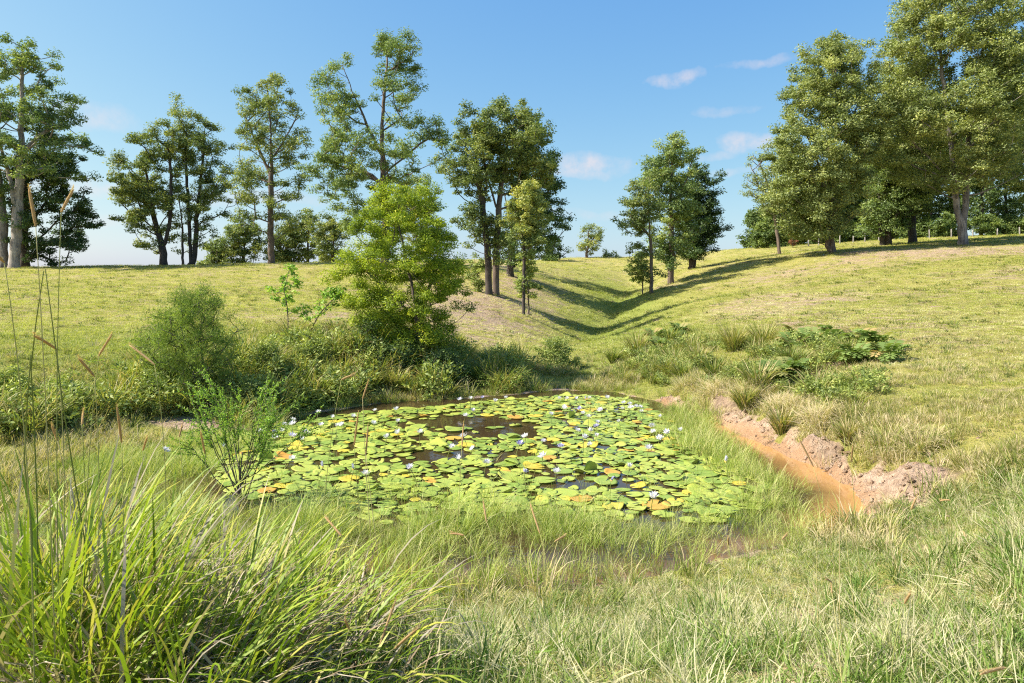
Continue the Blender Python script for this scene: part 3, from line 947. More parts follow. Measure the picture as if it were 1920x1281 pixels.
    tree('gum_tree', 'single dark-trunked gum just left of the big forked gum', [[(1711, 463), (1710, 400), (1705, 320), (1695, 230), (1690, 160)]],
         63, [(110, 1660, 1735), (160, 1640, 1755), (220, 1622, 1765), (280, 1620, 1765), (340, 1640, 1765), (390, 1680, 1750)], 170, 100, O, M['bark_dark'], .42, 1.2, .29, .45, .35, 73, 'gums of the right-hand stand', thick=2.9)
    tree('gum_tree', 'biggest gum on the right with a grey trunk forked in two', [[(1805, 463), (1804, 425), (1792, 370), (1786, 300), (1772, 200), (1762, 100), (1770, 0)], [(1806, 425), (1818, 350), (1821, 260), (1842, 160), (1855, 40)], [(1818, 372), (1865, 352), (1915, 325)], [(1790, 350), (1750, 300), (1700, 250)], [(1812, 375), (1802, 330), (1798, 300), (1805, 255)]],
         55, [(-60, 1740, 1880), (0, 1684, 1912), (50, 1664, 1930), (110, 1645, 1935), (170, 1628, 1930), (220, 1622, 1915), (265, 1628, 1905), (295, 1650, 1900), (325, 1680, 1880), (345, 1690, 1760)], 330, 115, O, M['bark_grey'], .42,
         1.2, .28, .45, .35, 74, 'gums of the right-hand stand', thick=2.9, shell=.28, gap_noise=.24)
    tree('gum_tree', 'leafy gum at the right edge of the picture, trunk out of frame', [[(1975, 458), (1972, 380), (1965, 280), (1955, 180)]],
         60, [(30, 1920, 2010), (100, 1880, 2050), (200, 1862, 2070), (290, 1868, 2070), (360, 1900, 2060)], 120, 100, O, M['bark_brown'], .4, 1.2, .29, .45, .35, 75, 'gums of the right-hand stand', thick=3.1)
    tree('gum_tree', 'sparse grey sapling gum poking out left of the domed gum', [[(1462, 470), (1458, 420), (1445, 350), (1425, 300)], [(1452, 380), (1425, 350), (1405, 340)]], 70,
         [(270, 1415, 1462), (300, 1398, 1462), (335, 1390, 1460), (365, 1392, 1470), (390, 1430, 1470)], 32, 42, O, M['bark_brown'], .2, .95, .28, .4, .4, 76, None)
    # ---- wood behind the fence
    rng = np.random.default_rng(90)
    k = 0
    for x in range(1432, 2010, 29):
        x2 = x + rng.uniform(-8, 8)
        top = np.interp(x, [1430, 1480, 1560, 1700, 1900, 2010], [372, 350, 300, 240, 165, 150]) + rng.uniform(-15, 15)
        d = 92 + rng.uniform(-4, 12)
        hw = rng.uniform(30, 42)
        by = np.interp(x, [1430, 1700, 1920], [466, 448, 437]) - 2
        tree('forest_tree', f'dark tree of the wood behind the fence, {ORD[k]} from its left end', [[(x2, by), (x2 + rng.uniform(-4, 4), by - 60), (x2 + rng.uniform(-6, 6), top + 30)]], d,
             [(top, x2 - hw * .4, x2 + hw * .4), (top + 30, x2 - hw, x2 + hw), (top + 70, x2 - hw, x2 + hw), (by - 32, x2 - hw * .8, x2 + hw * .8), (by - 14, x2 - hw * .5, x2 + hw * .5)],
             62, 62, M['forest'], M['bark_dark'], .26, 1.5, .46, .5, .25, 900 + k, 'trees of the wood behind the fence', vrange=(.1, .6))
        k += 1
    ks = -1
    for x in (1430, 1455, 1500, 1528, 1570, 1600, 1635, 1690, 1728, 1760, 1785, 1850, 1885, 1915):
        by = np.interp(x, [1430, 1700, 1920], [465, 449, 438])
        h, hw = rng.uniform(30, 55), rng.uniform(16, 26)
        ks += 1
        tree('understory_shrub', f'leafy shrub along the fence before the wood, {ORD[ks]} from the left', [[(x, by), (x + 2, by - h * .5)]], 86 + rng.uniform(-1.5, 2.5),
             [(by - h, x - hw * .5, x + hw * .5), (by - h * .6, x - hw, x + hw), (by - 6, x - hw * .8, x + hw * .8)], 22, 70, M['forest'], M['twig'], .08, .9, .34, .5, .2, 950 + x,
             'shrubs along the fence', cat='shrub', vrange=(.3, .8))
    tree('dead_shrub', 'russet dead sapling beside the fence left of the domed gum', [[(1487, 462), (1486, 440), (1487, 425)]], 80, [(420, 1482, 1492), (440, 1480, 1495), (455, 1482, 1493)],
         10, 50, M['red_dead'], M['twig'], .05, .5, .24, .4, .4, 991, None, cat='shrub')


def build_bank_shrubs():
    tree('bright_bush', 'big bright green bushy tree on the far bank of the pond',
         [[(785, 654), (784, 605), (776, 550), (762, 480), (748, 420)], [(784, 608), (800, 545), (818, 470), (815, 420)], [(782, 600), (745, 560), (700, 520), (670, 490)], [(780, 648), (775, 600), (735, 590), (690, 570)]],
         17.5, [(346, 715, 790), (368, 680, 826), (400, 652, 846), (440, 642, 864), (480, 622, 876), (520, 612, 882), (560, 622, 880), (600, 650, 872), (632, 672, 858), (650, 690, 845)],
         330, 105, M['lime'], M['bark_brown'], .085, .30, .070, .38, -.15, 101, None, cat='bush', shell=.45, vrange=(.2, .62), flat=.95, min_gap=.5, updir=.5, depth=.9, bough=1.7, more=2.7, fine=.85, thick=1.1)
    tree('feathery_bush', 'feathery dark green bush on the left bank of the pond',
         [[(372, 768), (368, 700), (362, 640), (372, 580)], [(370, 720), (335, 660), (312, 600)], [(370, 720), (405, 660), (425, 620)], [(360, 740), (300, 690), (275, 640)]],
         13.1, [(540, 340, 398), (570, 305, 432), (600, 262, 440), (640, 252, 446), (680, 258, 446), (720, 270, 445), (755, 290, 430)],
         300, 105, M['feather'], M['twig'], .05, .20, .085, .13, -.9, 102, None, cat='bush', vrange=(.15, .7), flat=1.25, min_gap=.5, shell=.5, gap_noise=.15, z_sink=.02, bough=1.4, thick=1.1)
    tree('sapling', 'thin upright sapling with round leaves on the left bank', [[(541, 625), (541, 580), (538, 540), (545, 505)]], 17.5,
         [(493, 540, 560), (512, 520, 566), (535, 495, 560), (560, 485, 572), (590, 480, 580)], 24, 17, M['needle'], M['twig'], .018, .13, .085, .6, -.1, 103, None, vrange=(.3, .8), bough=1.2, more=1.0, thick=1.1, fine=1.0)
    tree('sapling', 'leaning sapling beside the bright green bush', [[(570, 625), (598, 590), (622, 565), (640, 545)]], 17.2,
         [(532, 615, 650), (550, 600, 655), (575, 585, 640), (600, 575, 625)], 22, 17, M['needle'], M['twig'], .018, .13, .085, .6, -.1, 104, None, vrange=(.3, .8), bough=1.2, more=1.0, thick=1.1, fine=1.0)
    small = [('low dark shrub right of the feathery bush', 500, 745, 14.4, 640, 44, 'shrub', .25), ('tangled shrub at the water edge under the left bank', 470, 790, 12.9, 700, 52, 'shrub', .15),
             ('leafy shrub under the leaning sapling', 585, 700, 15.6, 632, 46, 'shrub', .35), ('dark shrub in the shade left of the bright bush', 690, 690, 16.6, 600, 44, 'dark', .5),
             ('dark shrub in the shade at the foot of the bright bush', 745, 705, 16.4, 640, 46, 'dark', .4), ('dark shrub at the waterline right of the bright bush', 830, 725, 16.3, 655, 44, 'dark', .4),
             ('round grey-green bush alone on the gully floor', 1043, 694, 19.6, 632, 46, 'shrub', .3),
             ('small weedy shrub on the left bank beside the feathery bush', 290, 770, 12.9, 690, 46, 'shrub', .3), ('bushy weed at the left edge above the pond', 120, 780, 12.5, 705, 40, 'shrub', .4),
             ('bushy weed at the foot of the left crest near the picture edge', 20, 790, 12.0, 690, 50, 'shrub', .45)]
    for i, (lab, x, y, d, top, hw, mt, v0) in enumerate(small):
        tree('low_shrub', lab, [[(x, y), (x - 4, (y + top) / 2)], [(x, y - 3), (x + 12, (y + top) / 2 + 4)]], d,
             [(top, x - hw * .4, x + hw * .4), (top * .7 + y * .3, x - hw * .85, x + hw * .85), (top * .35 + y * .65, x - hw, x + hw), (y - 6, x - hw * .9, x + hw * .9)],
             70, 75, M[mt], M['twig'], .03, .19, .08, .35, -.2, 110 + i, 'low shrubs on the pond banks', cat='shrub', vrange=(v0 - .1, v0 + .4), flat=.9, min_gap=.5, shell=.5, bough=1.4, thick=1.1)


build_trees()
build_bank_shrubs()


# ------------------------------------------------------------------ tussocks, ferns, the young shrub, stalks
def blades(rng, n, base_r, L, W, out, droop, segs=5, v=(.2, .7), dead=.12, wind=0.0):
    """arching grass blades from a common foot, as strips"""
    th = rng.random(n) * 2 * math.pi
    br = base_r * np.sqrt(rng.random(n))
    l = L * rng.uniform(.55, 1.15, n)
    w = W * rng.uniform(.7, 1.2, n)
    o = out * rng.uniform(.25, 1.3, n)
    dr = droop * rng.uniform(.3, 1.5, n)
    bd = th + rng.normal(size=n) * .5
    if wind:                                          # part of the blades lie over to the right
        bd = np.where(rng.random(n) < wind, rng.normal(size=n) * .7, bd)
    t = np.linspace(0, 1, segs + 1)
    # angle from the vertical grows along the blade
    ang = o[:, None] + dr[:, None] * t[None] ** 1.5
    ang = np.minimum(ang, 2.4)
    ds = l[:, None] / segs
    hr = np.concatenate([np.zeros((n, 1)), np.cumsum(np.sin(ang[:, :-1]) * ds, 1)], 1)
    hz = np.concatenate([np.zeros((n, 1)), np.cumsum(np.cos(ang[:, :-1]) * ds, 1)], 1)
    cx = (br * np.cos(th))[:, None] + hr * np.cos(bd)[:, None]
    cy = (br * np.sin(th))[:, None] + hr * np.sin(bd)[:, None]
    tw = bd + math.pi / 2 + rng.normal(size=n) * .5
    prof = np.concatenate([[.75], np.ones(max(segs - 2, 0)), [.6, .0]])[:segs + 1]
    hw = w[:, None] * prof[None] / 2
    sx, sy = np.cos(tw)[:, None] * hw, np.sin(tw)[:, None] * hw
    hz = np.maximum(hz, .01)
    left = np.stack([cx - sx, cy - sy, hz], -1)
    right = np.stack([cx + sx, cy + sy, hz], -1)
    V = np.stack([left, right], 2).reshape(n, (segs + 1) * 2, 3)
    V = V[:, :-1]                                     # one tip vertex
    k = (segs + 1) * 2 - 1
    base = (np.arange(n) * k)[:, None]
    q = []
    for s in range(segs - 1):
        q.append(base + np.array([2 * s, 2 * s + 1, 2 * s + 3, 2 * s + 2]))
    q = np.stack(q, 1).reshape(-1, 4)
    tri = (base + np.array([2 * (segs - 1), 2 * (segs - 1) + 1, 2 * segs])).reshape(-1, 3)
    val = rng.uniform(v[0], v[1], n)
    val = np.where(rng.random(n) < dead, rng.uniform(.85, 1.0, n), val)
    tipdry = rng.random(n) ** 2 * .5
    vq = val[:, None] + tipdry[:, None] * (np.arange(segs - 1)[None] / segs) ** 1.5
    return V.reshape(-1, 3), q, tri, np.clip(vq, 0, 1).ravel(), np.clip(val + tipdry, 0, 1)


def blade_mesh(name, rng, mat, **kw):
    V, q, tri, vq, vt = blades(rng, **kw)
    return mesh_np(name, V, [q, tri], mat, np.concatenate([vq, vt]))


def build_tussocks():
    rng = np.random.default_rng(200)
    sp = [('yellowish strap-leaf tussock on the right bank, leftmost and lowest', 1195, 672, 20.2, 1.0), ('grassy tussock behind the lowest tussock of the right bank', 1255, 650, 20.6, .8),
          ('big golden tussock in the middle of the right bank', 1375, 650, 18.0, 1.05), ('golden tussock beside the bracken on the right bank', 1430, 645, 17.6, .95),
          ('small tussock below the golden tussocks on the right bank', 1310, 690, 17.3, .7), ('tussock low on the right bank above the mud', 1340, 735, 15.0, .75),
          ('pale tussock over the eroded edge of the right bank', 1420, 762, 12.9, .85), ('straw-coloured tussock clinging to the muddy edge', 1465, 812, 10.9, .6),
          ('straw tussock on the crumbling bank edge nearest the orange water', 1395, 785, 12.4, .6), ('dry tussock on the bare bank end', 1590, 850, 9.6, .45),
          ('bright tussock on the far bank left of the bush shadow', 640, 700, 15.5, .8), ('spiky tussock below the leaning sapling', 600, 722, 15.0, .75),
          ('arching tussock near the waterline of the far bank', 690, 722, 15.3, .85), ('long-leaved tussock in front of the bright green bush', 740, 735, 15.6, .8),
          ('tussock at the waterline left of the shade', 770, 742, 15.5, .6), ('yellow-green tussock right of the bright green bush', 935, 690, 18.2, .8),
          ('dark tussock in the shade at the far waterline', 880, 722, 16.8, .75), ('round dark sedge tuft standing in the far edge of the pond', 803, 765, 14.3, .35),
          ('tussock in the shade beside the gully foot', 960, 715, 17.5, .6), ('yellow tussock on the slope under the leaning sapling', 625, 640, 17.6, .7),
          ('tussock on the slope between the saplings', 560, 665, 16.4, .6), ('tussock at the top of the far bank under the bright bush', 860, 640, 20.5, .6),
          ('leafy tussock by the bracken hollow', 1480, 690, 14.6, .6), ('broad tussock in the mid slope of the right bank', 1280, 720, 16.2, .6),
          ('small tussock beside the gully floor bush', 1150, 690, 19.8, .6), ('bright tussock under the feathery bush', 330, 775, 12.6, .5), ('bright tussock on the left bank ledge', 180, 780, 12.3, .55),
          ('overhanging tussock on the left bank under the paddock', 90, 770, 12.6, .6), ('overhanging tussock left of the feathery bush', 235, 765, 12.9, .6)]
    for i, (lab, x, y, d, s) in enumerate(sp):
        p = at(x, y, d)
        p[2] = gz(p[0], p[1]) - .02
        dry = .55 if ('straw' in lab or 'dry' in lab) else (.35 if ('gold' in lab or 'yellow' in lab or 'pale' in lab) else .1)
        lo = .15 + (.25 if 'gold' in lab or 'yellow' in lab or 'bright' in lab else 0)
        if 'dark' in lab:
            lo, dry = 0., .0
        me = blade_mesh('grass_tussock', rng, M['tussock'], n=260, base_r=.14 * s, L=.85 * s, W=.016, out=.42, droop=1.15, segs=5, v=(lo, lo + .45), dead=dry)
        tag(link('grass_tussock', me, None, p), lab, 'tussock', 'tussocks on the pond banks')


def fern_mesh(rng, n_fronds, L, mat):
    g = Geo()
    for k in range(n_fronds):
        th = rng.random() * 2 * math.pi
        l = L * rng.uniform(.6, 1.1)
        up = rng.uniform(.9, 1.5)
        m = 11
        t = np.linspace(0, 1, m)
        rr = l * t * .62
        zz = l * (up * t - .75 * t ** 2.2)
        pts = np.stack([rr * math.cos(th), rr * math.sin(th), zz], 1)
        side = np.array([-math.sin(th), math.cos(th), 0])
        val = rng.uniform(.1, .75) if rng.random() > .18 else rng.uniform(.85, 1)
        for j in range(2, m):
            wl = l * .34 * math.sin(math.pi * min(1, .18 + .82 * (1 - t[j]))) * (1 - t[j] * .4) + .01
            f = norm(pts[j] - pts[j - 1])
            for s in (-1, 1):
                a = pts[j]
                tip = a + side * s * wl + f * wl * .35 + np.array([0, 0, -.12 * wl])
                mid = a + (tip - a) * .4
                g.add([a, mid + f * .05 * l, tip, mid - f * .05 * l], np.array([[0, 1, 2, 3]]), val)
        tube(g, pts, np.full(m, .004), 3, .8, False)
    return g.mesh('fern', mat)


def build_ferns():
    rng = np.random.default_rng(210)
    spots = [(1490, 660, 16.2, 'leftmost bracken fern of the patch above the sandy slump'), (1520, 650, 16.4, 'bracken fern over the left lip of the sandy slump'), (1550, 648, 16.2, 'bracken fern at the middle of the bracken patch'),
             (1580, 652, 15.8, 'bracken fern above the right lip of the sandy slump'), (1610, 655, 15.4, 'bracken fern on the right shoulder of the patch'), (1640, 668, 14.8, 'low bracken fern trailing right of the patch'),
             (1600, 690, 13.8, 'bracken fern at the right foot of the sandy slump'), (1500, 640, 17.2, 'bracken fern at the back left of the patch'), (1560, 635, 17.0, 'bracken fern at the back of the patch'),
             (1450, 740, 13.2, 'bracken fern low on the right bank under the slump'), (1480, 725, 13.4, 'bracken fern between the slump and the muddy edge'), (1225, 625, 23.0, 'bracken fern high on the right bank by the gully'), (1275, 615, 23.0, 'bracken fern at the top edge of the right bank'),
             (1240, 660, 20.0, 'bracken fern among the tussocks of the right bank'), (1665, 690, 13.4, 'last bracken fern right of the patch')]
    for i, (x, y, d, lab) in enumerate(spots):
        p = at(x, y, d)
        p[2] = gz(p[0], p[1]) - .02
        tag(link('bracken_fern', fern_mesh(rng, 34, .66, M['fern']), None, p), lab, 'fern', 'bracken on the right bank')


def build_young_shrub():
    rng = np.random.default_rng(220)
    base = at(450, 935, 7.9)
    base[2] = max(gz(base[0], base[1]), -.1)
    root = empty('young_shrub', base)
    tag(root, 'bright young needle-leaved shrub standing in front of the pond at left', 'shrub')
    gw, gl = Geo(), Geo()
    stems = []
    tube(gw, np.array([[0, 0, -.05], [.01, .0, .2], [.0, .01, .45], [.03, 0, .7]]), [.013, .011, .009, .006], 6)
    for k in range(19):
        th = rng.uniform(0, 2 * math.pi)
        ln = rng.uniform(.20, .72)
        h = rng.uniform(.85, 1.5)
        m = 14
        t = np.linspace(0, 1, m)
        o = np.array([math.cos(th) * 1.15, math.sin(th) * .7, 0]) * ln
        h0 = rng.uniform(.04, .55) ** 1.2
        pts = np.array([.03 * h0, 0, h0]) + o * (t[:, None] ** .9) + np.array([0, 0, 1]) * ((h - h0) * t ** 1.15)[:, None] + np.cumsum(rng.normal(size=(m, 3)) * .006, 0)
        stems.append(pts)
        tube(gw, pts, np.linspace(.0075, .002, m), 5)
        for b in range(9):
            i = rng.integers(7, m)
            dirn = norm(o / max(ln, .01) * .7 + rng.normal(size=3) * .55 + np.array([0, 0, .55]))
            q = pts[i] + dirn * np.linspace(0, rng.uniform(.14, .34), 7)[:, None] + np.array([0, 0, 1]) * (np.linspace(0, 1, 7) ** 2 * .03)[:, None]
            tube(gw, q, np.linspace(.004, .0015, 7), 4)
            stems.append(q)
    for pts in stems:
        seg = np.linalg.norm(pts[-1] - pts[0])
        if seg > .7:
            pts = pts[int(len(pts) * .62):]
        n = int(max(14, 210 * np.linalg.norm(pts[-1] - pts[0])))
        u = rng.random(n) * (len(pts) - 1)
        i = np.minimum(u.astype(int), len(pts) - 2)
        f = (u - i)[:, None]
        p = pts[i] * (1 - f) + pts[i + 1] * f
        ax = norm(pts[i + 1] - pts[i])
        a = norm(norm(rng.normal(size=(n, 3))) + ax * .9)
        s = norm(np.cross(a, rng.normal(size=(n, 3))))
        L = rng.uniform(.02, .036, (n, 1))
        W = .0055
        v = np.stack([p, p + a * L * .5 + s * W, p + a * L, p + a * L * .5 - s * W], 1).reshape(-1, 3)
        gl.add(v, np.arange(n * 4).reshape(n, 4), np.clip(rng.uniform(.15, .75, n) + .25 * (u / len(pts)), 0, 1))
    link('stems', gw.mesh('stems', M['twig'], True), root)
    link('foliage', gl.mesh('foliage', M['needle']), root)


def build_stalks():
    rng = np.random.default_rng(230)
    # tip of the seed head, foot of the seed head (photo pixels), distance, where it stands
    S = [((52, 346), (67, 424), 2.3, 'tallest foxtail stalk rising against the dark left tree'), ((128, 347), (115, 398), 2.5, 'second tall foxtail stalk against the left sky'), ((-4, 440), (8, 492), 2.1, 'foxtail stalk cut by the left edge'),
         ((210, 622), (185, 668), 3.0, 'short foxtail head tilted right over the left paddock'), ((234, 643), (290, 684), 3.2, 'foxtail head drooping left in front of the feathery bush'), ((163, 664), (177, 706), 2.8, 'foxtail head nodding above the left bank'),
         ((98, 620), (106, 655), 2.7, 'thin foxtail head over the left bank near the picture edge'), ((146, 768), (154, 796), 2.9, 'small foxtail low over the left ledge'), ((104, 790), (108, 826), 2.7, 'small foxtail beside the left grass clump'), ((226, 756), (228, 830), 2.9, 'upright orange foxtail over the left ledge'),
         ((284, 812), (268, 845), 3.4, 'foxtail leaning right at the left sedges'), ((385, 800), (384, 850), 3.6, 'thin foxtail left of the young shrub'), ((338, 795), (336, 820), 3.5, 'short foxtail at the left sedge edge'),
         ((664, 700), (640, 712), 3.9, 'long arching foxtail reaching over the pond'), ((690, 712), (680, 748), 4.2, 'foxtail head against the far shore'), ((674, 768), (664, 835), 3.9, 'left of two upright foxtails in front of the lilies'), ((689, 795), (686, 852), 3.9, 'right of two upright foxtails in front of the lilies'), ((867, 796), (866, 838), 4.4, 'thin foxtail before the open water'),
         ((995, 955), (1012, 1000), 3.8, 'foxtail leaning left in front of the sedges'), ((1500, 820), (1525, 875), 4.2, 'dark foxtail bent over the orange water'), ((1592, 830), (1596, 866), 4.2, 'foxtail before the bare bank'),
         ((1715, 926), (1708, 956), 3.8, 'yellow foxtail standing before the muddy patch'), ((1546, 948), (1537, 964), 4.0, 'small pale foxtail above the right shallows'), ((1578, 896), (1575, 906), 4.1, 'tiny foxtail tip over the shallows'), ((1484, 1006), (1466, 1012), 3.7, 'orange foxtail bending left in the right shallows'),
         ((1361, 1000), (1366, 1022), 3.8, 'small foxtail over the near water'), ((1590, 962), (1584, 980), 3.6, 'upright brown foxtail among the right grass'), ((1545, 1080), (1560, 1092), 3.1, 'foxtail curling left in the right foreground'), ((1563, 1095), (1560, 1112), 3.1, 'short foxtail low in the right foreground'),
         ((1770, 940), (1782, 938), 3.6, 'foxtail nodding right of the muddy patch'), ((1818, 1003), (1810, 1006), 3.3, 'foxtail head near the right edge'), ((1694, 1097), (1696, 1132), 2.9, 'green foxtail upright in the right foreground'), ((1800, 1228), (1885, 1252), 2.3, 'orange foxtail lying across the lower right corner'),
         ((1064, 1010), (1040, 1016), 3.7, 'foxtail tip bent over the near sedges'), ((905, 942), (912, 978), 3.8, 'foxtail in the near sedges, left of centre'), ((842, 1000), (870, 1004), 3.4, 'orange foxtail arching over the near sedges'), ((735, 1140), (712, 1210), 2.7, 'orange foxtail upright in front of the near mud'), ((790, 1160), (740, 1216), 2.7, 'long orange foxtail curved right in front of the near mud'),
         ((600, 975), (640, 1005), 3.1, 'foxtail leaning left over the long blades'), ((650, 1150), (655, 1180), 2.5, 'foxtail at the foot of the long blades')]
    for i, (tip, foot, d, lab) in enumerate(S):
        a, b = at(*tip, d), at(*foot, d)
        a[1] += rng.normal() * .05
        gx = b[0] + rng.normal() * .12 + (b[0] - a[0]) * .8
        gy = d + rng.uniform(-.25, .15)
        g0 = np.array([gx, gy, gz(gx, gy) - .02])
        root = empty('foxtail_stalk', g0)
        tag(root, lab, 'grass stalk', 'foxtail stalks in the foreground')
        m = 12
        t = np.linspace(0, 1, m)[:, None]
        c = g0 + (b - g0) * .55 + np.array([0, 0, .12]) - (a - b) * .8
        pts = (1 - t) ** 2 * g0 + 2 * t * (1 - t) * c + t * t * b - g0
        st = Geo()
        tube(st, pts, np.linspace(.0026, .0013, m), 5, rng.uniform(.2, .9))
        # one blade on the stem
        link('stem', st.mesh('stem', M['stalk'], True), root)
        hg = Geo()
        k = 9
        u = np.linspace(0, 1, k)[:, None]
        hp = (b - g0) + (a - b) * u + np.array([0, 0, -.012]) * (u ** 2)
        ln = np.linalg.norm(a - b)
        rw = min(.005, max(.003, ln * .06))
        tube(hg, hp, rw * np.array([.5, .9, 1, 1, 1, 1, .95, .75, .25]), 7, .4)
        n = 240
        f = rng.random(n)
        p = (b - g0) + (a - b) * f[:, None]
        ax = norm((a - b)[None])[0]
        dd = norm(norm(rng.normal(size=(n, 3))) + ax * .8)
        s = norm(np.cross(dd, rng.normal(size=(n, 3)))) * .0008
        L = rw * rng.uniform(1.2, 2.2, (n, 1))
        v = np.stack([p - s, p + s, p + dd * L], 1).reshape(-1, 3)
        hg.add(v, np.arange(n * 3).reshape(n, 3), rng.uniform(.3, 1, n))
        link('seed_head', hg.mesh('seed_head', M['seed']), root)
    # two bare dark stalks that cross over the left paddock
    for i, (pts_px, d, lab) in enumerate([([(85, 505), (100, 620), (118, 760), (140, 900), (158, 1010)], 2.5, 'bare dark stalk leaning left over the left paddock'), ([(82, 508), (68, 600), (58, 690), (64, 800), (70, 960)], 2.5, 'bare dark stalk crossing another over the left paddock'),
                                          ([(58, 665), (52, 740), (45, 860), (60, 1000)], 2.3, 'thin dark seed stalk near the left edge'), ([(1095, 1018), (1088, 1060), (1076, 1110)], 5.2, 'dead twig sticking out of the near mud')]):
        P = np.array([at(x, y, d + .1 * k) for k, (x, y) in enumerate(pts_px)])
        e = P[-1].copy()
        e[2] = gz(e[0], e[1]) - .02
        P = np.vstack([P, e])[::-1]
        g = Geo()
        tube(g, P - P[0], np.linspace(.0035, .0016, len(P)), 5, .1)
        tag(link('bare_stalk', g.mesh('bare_stalk', M['stalk'] if i < 3 else M['litter'], True), None, P[0]), lab, 'grass stalk', 'bare stalks in the foreground')


def build_broad_grass():
    """the big clumps of long strap-leaved grass at lower left"""
    rng = np.random.default_rng(240)
    sp = [(-1.75, 2.75, 1.0, 330, 'tall yellow-green grass clump in the lower left corner'), (-2.25, 3.3, 1.05, 300, 'tall grass clump against the left edge'), (-1.25, 2.6, .8, 260, 'dense long-leaved grass clump at lower left, dead at its heart'),
          (-1.55, 3.5, .9, 280, 'long grass clump behind the lower left clumps'), (-1.0, 3.3, .72, 240, 'long grass clump falling right towards the water'), (-2.9, 4.2, .95, 240, 'grass clump at the left edge behind the tall ones'),
          (-2.1, 4.5, .75, 220, 'grass clump in front of the left sedges'), (-.8, 2.75, .5, 150, 'low straggling grass clump left of the lower middle'), (-1.3, 4.3, .65, 200, 'grass clump below the young shrub')]
    for i, (x, y, L, n, lab) in enumerate(sp):
        root = empty('grass_clump', (x, y, gz(x, y) - .02))
        tag(root, lab, 'grass clump', 'long-leaved grass clumps in the foreground')
        lean = .25 if i < 2 else .5
        me = blade_mesh('leaf_blades', rng, M['broad'], n=int(n * 1.0), base_r=.36, L=L * .95, W=.0120, out=lean * 1.25, droop=1.1 if i < 4 else 1.4, segs=7, v=(.0, .66), dead=.1, wind=.35)
        link('leaf_blades', me, root)
        me = blade_mesh('dead_blades', rng, M['litter'], n=int(n * 1.3), base_r=.42, L=L * .75, W=.007, out=1.1, droop=1.2, segs=6, v=(.0, .9), dead=.1, wind=.3)
        link('dead_blades', me, root)


build_tussocks()
build_ferns()
build_young_shrub()
build_stalks()
build_broad_grass()


# ------------------------------------------------------------------ water lilies
def pad_mesh(rng, name, n=18):
    """a round floating leaf with a slit, slightly wavy rim"""
    a0 = math.radians(rng.uniform(9, 16))
    a = np.linspace(a0, 2 * math.pi - a0, n)
    wav = rng.uniform(.0, .05)
    r = 1 + .05 * np.sin(a * 2 + rng.uniform(0, 6)) + .03 * np.sin(a * 5 + rng.uniform(0, 6)) + .02 * rng.normal(size=n)
    z = .03 + wav * np.sin(a * 3 + rng.uniform(0, 6)) * .8
    rim = np.stack([r * np.cos(a), r * np.sin(a) * .95, z], 1)
    if rng.random() < .5:                  # one side curls up
        k = rng.uniform(0, 6)
        rim[:, 2] += rng.uniform(.1, .35) * np.clip(np.cos(a - k), 0, 1) ** 4
    mid = rim * np.array([.78, .78, 0]) + np.array([0, 0, .012])
    mid2 = rim * np.array([.3, .3, 0])
    V = np.vstack([[[0.06, 0, 0]], mid2, mid, rim, rim * np.array([1.0, 1.0, 1]) + np.array([0, 0, -.022])])
    i1, i2, i3, i4 = 1, 1 + n, 1 + 2 * n, 1 + 3 * n
    k = np.arange(n - 1)
    tri = np.stack([np.zeros(n - 1, int), i1 + k, i1 + k + 1], 1)
    q1 = np.stack([i1 + k, i2 + k, i2 + k + 1, i1 + k + 1], 1)
    q2 = np.stack([i2 + k, i3 + k, i3 + k + 1, i2 + k + 1], 1)
    q3 = np.stack([i3 + k, i4 + k, i4 + k + 1, i3 + k + 1], 1)
    v = np.concatenate([np.zeros(n - 1), np.zeros(n - 1), np.full(n - 1, .25), np.full(n - 1, 1.0)])
    return mesh_np(name, V, [tri, np.vstack([q1, q2, q3])], None, v, True)


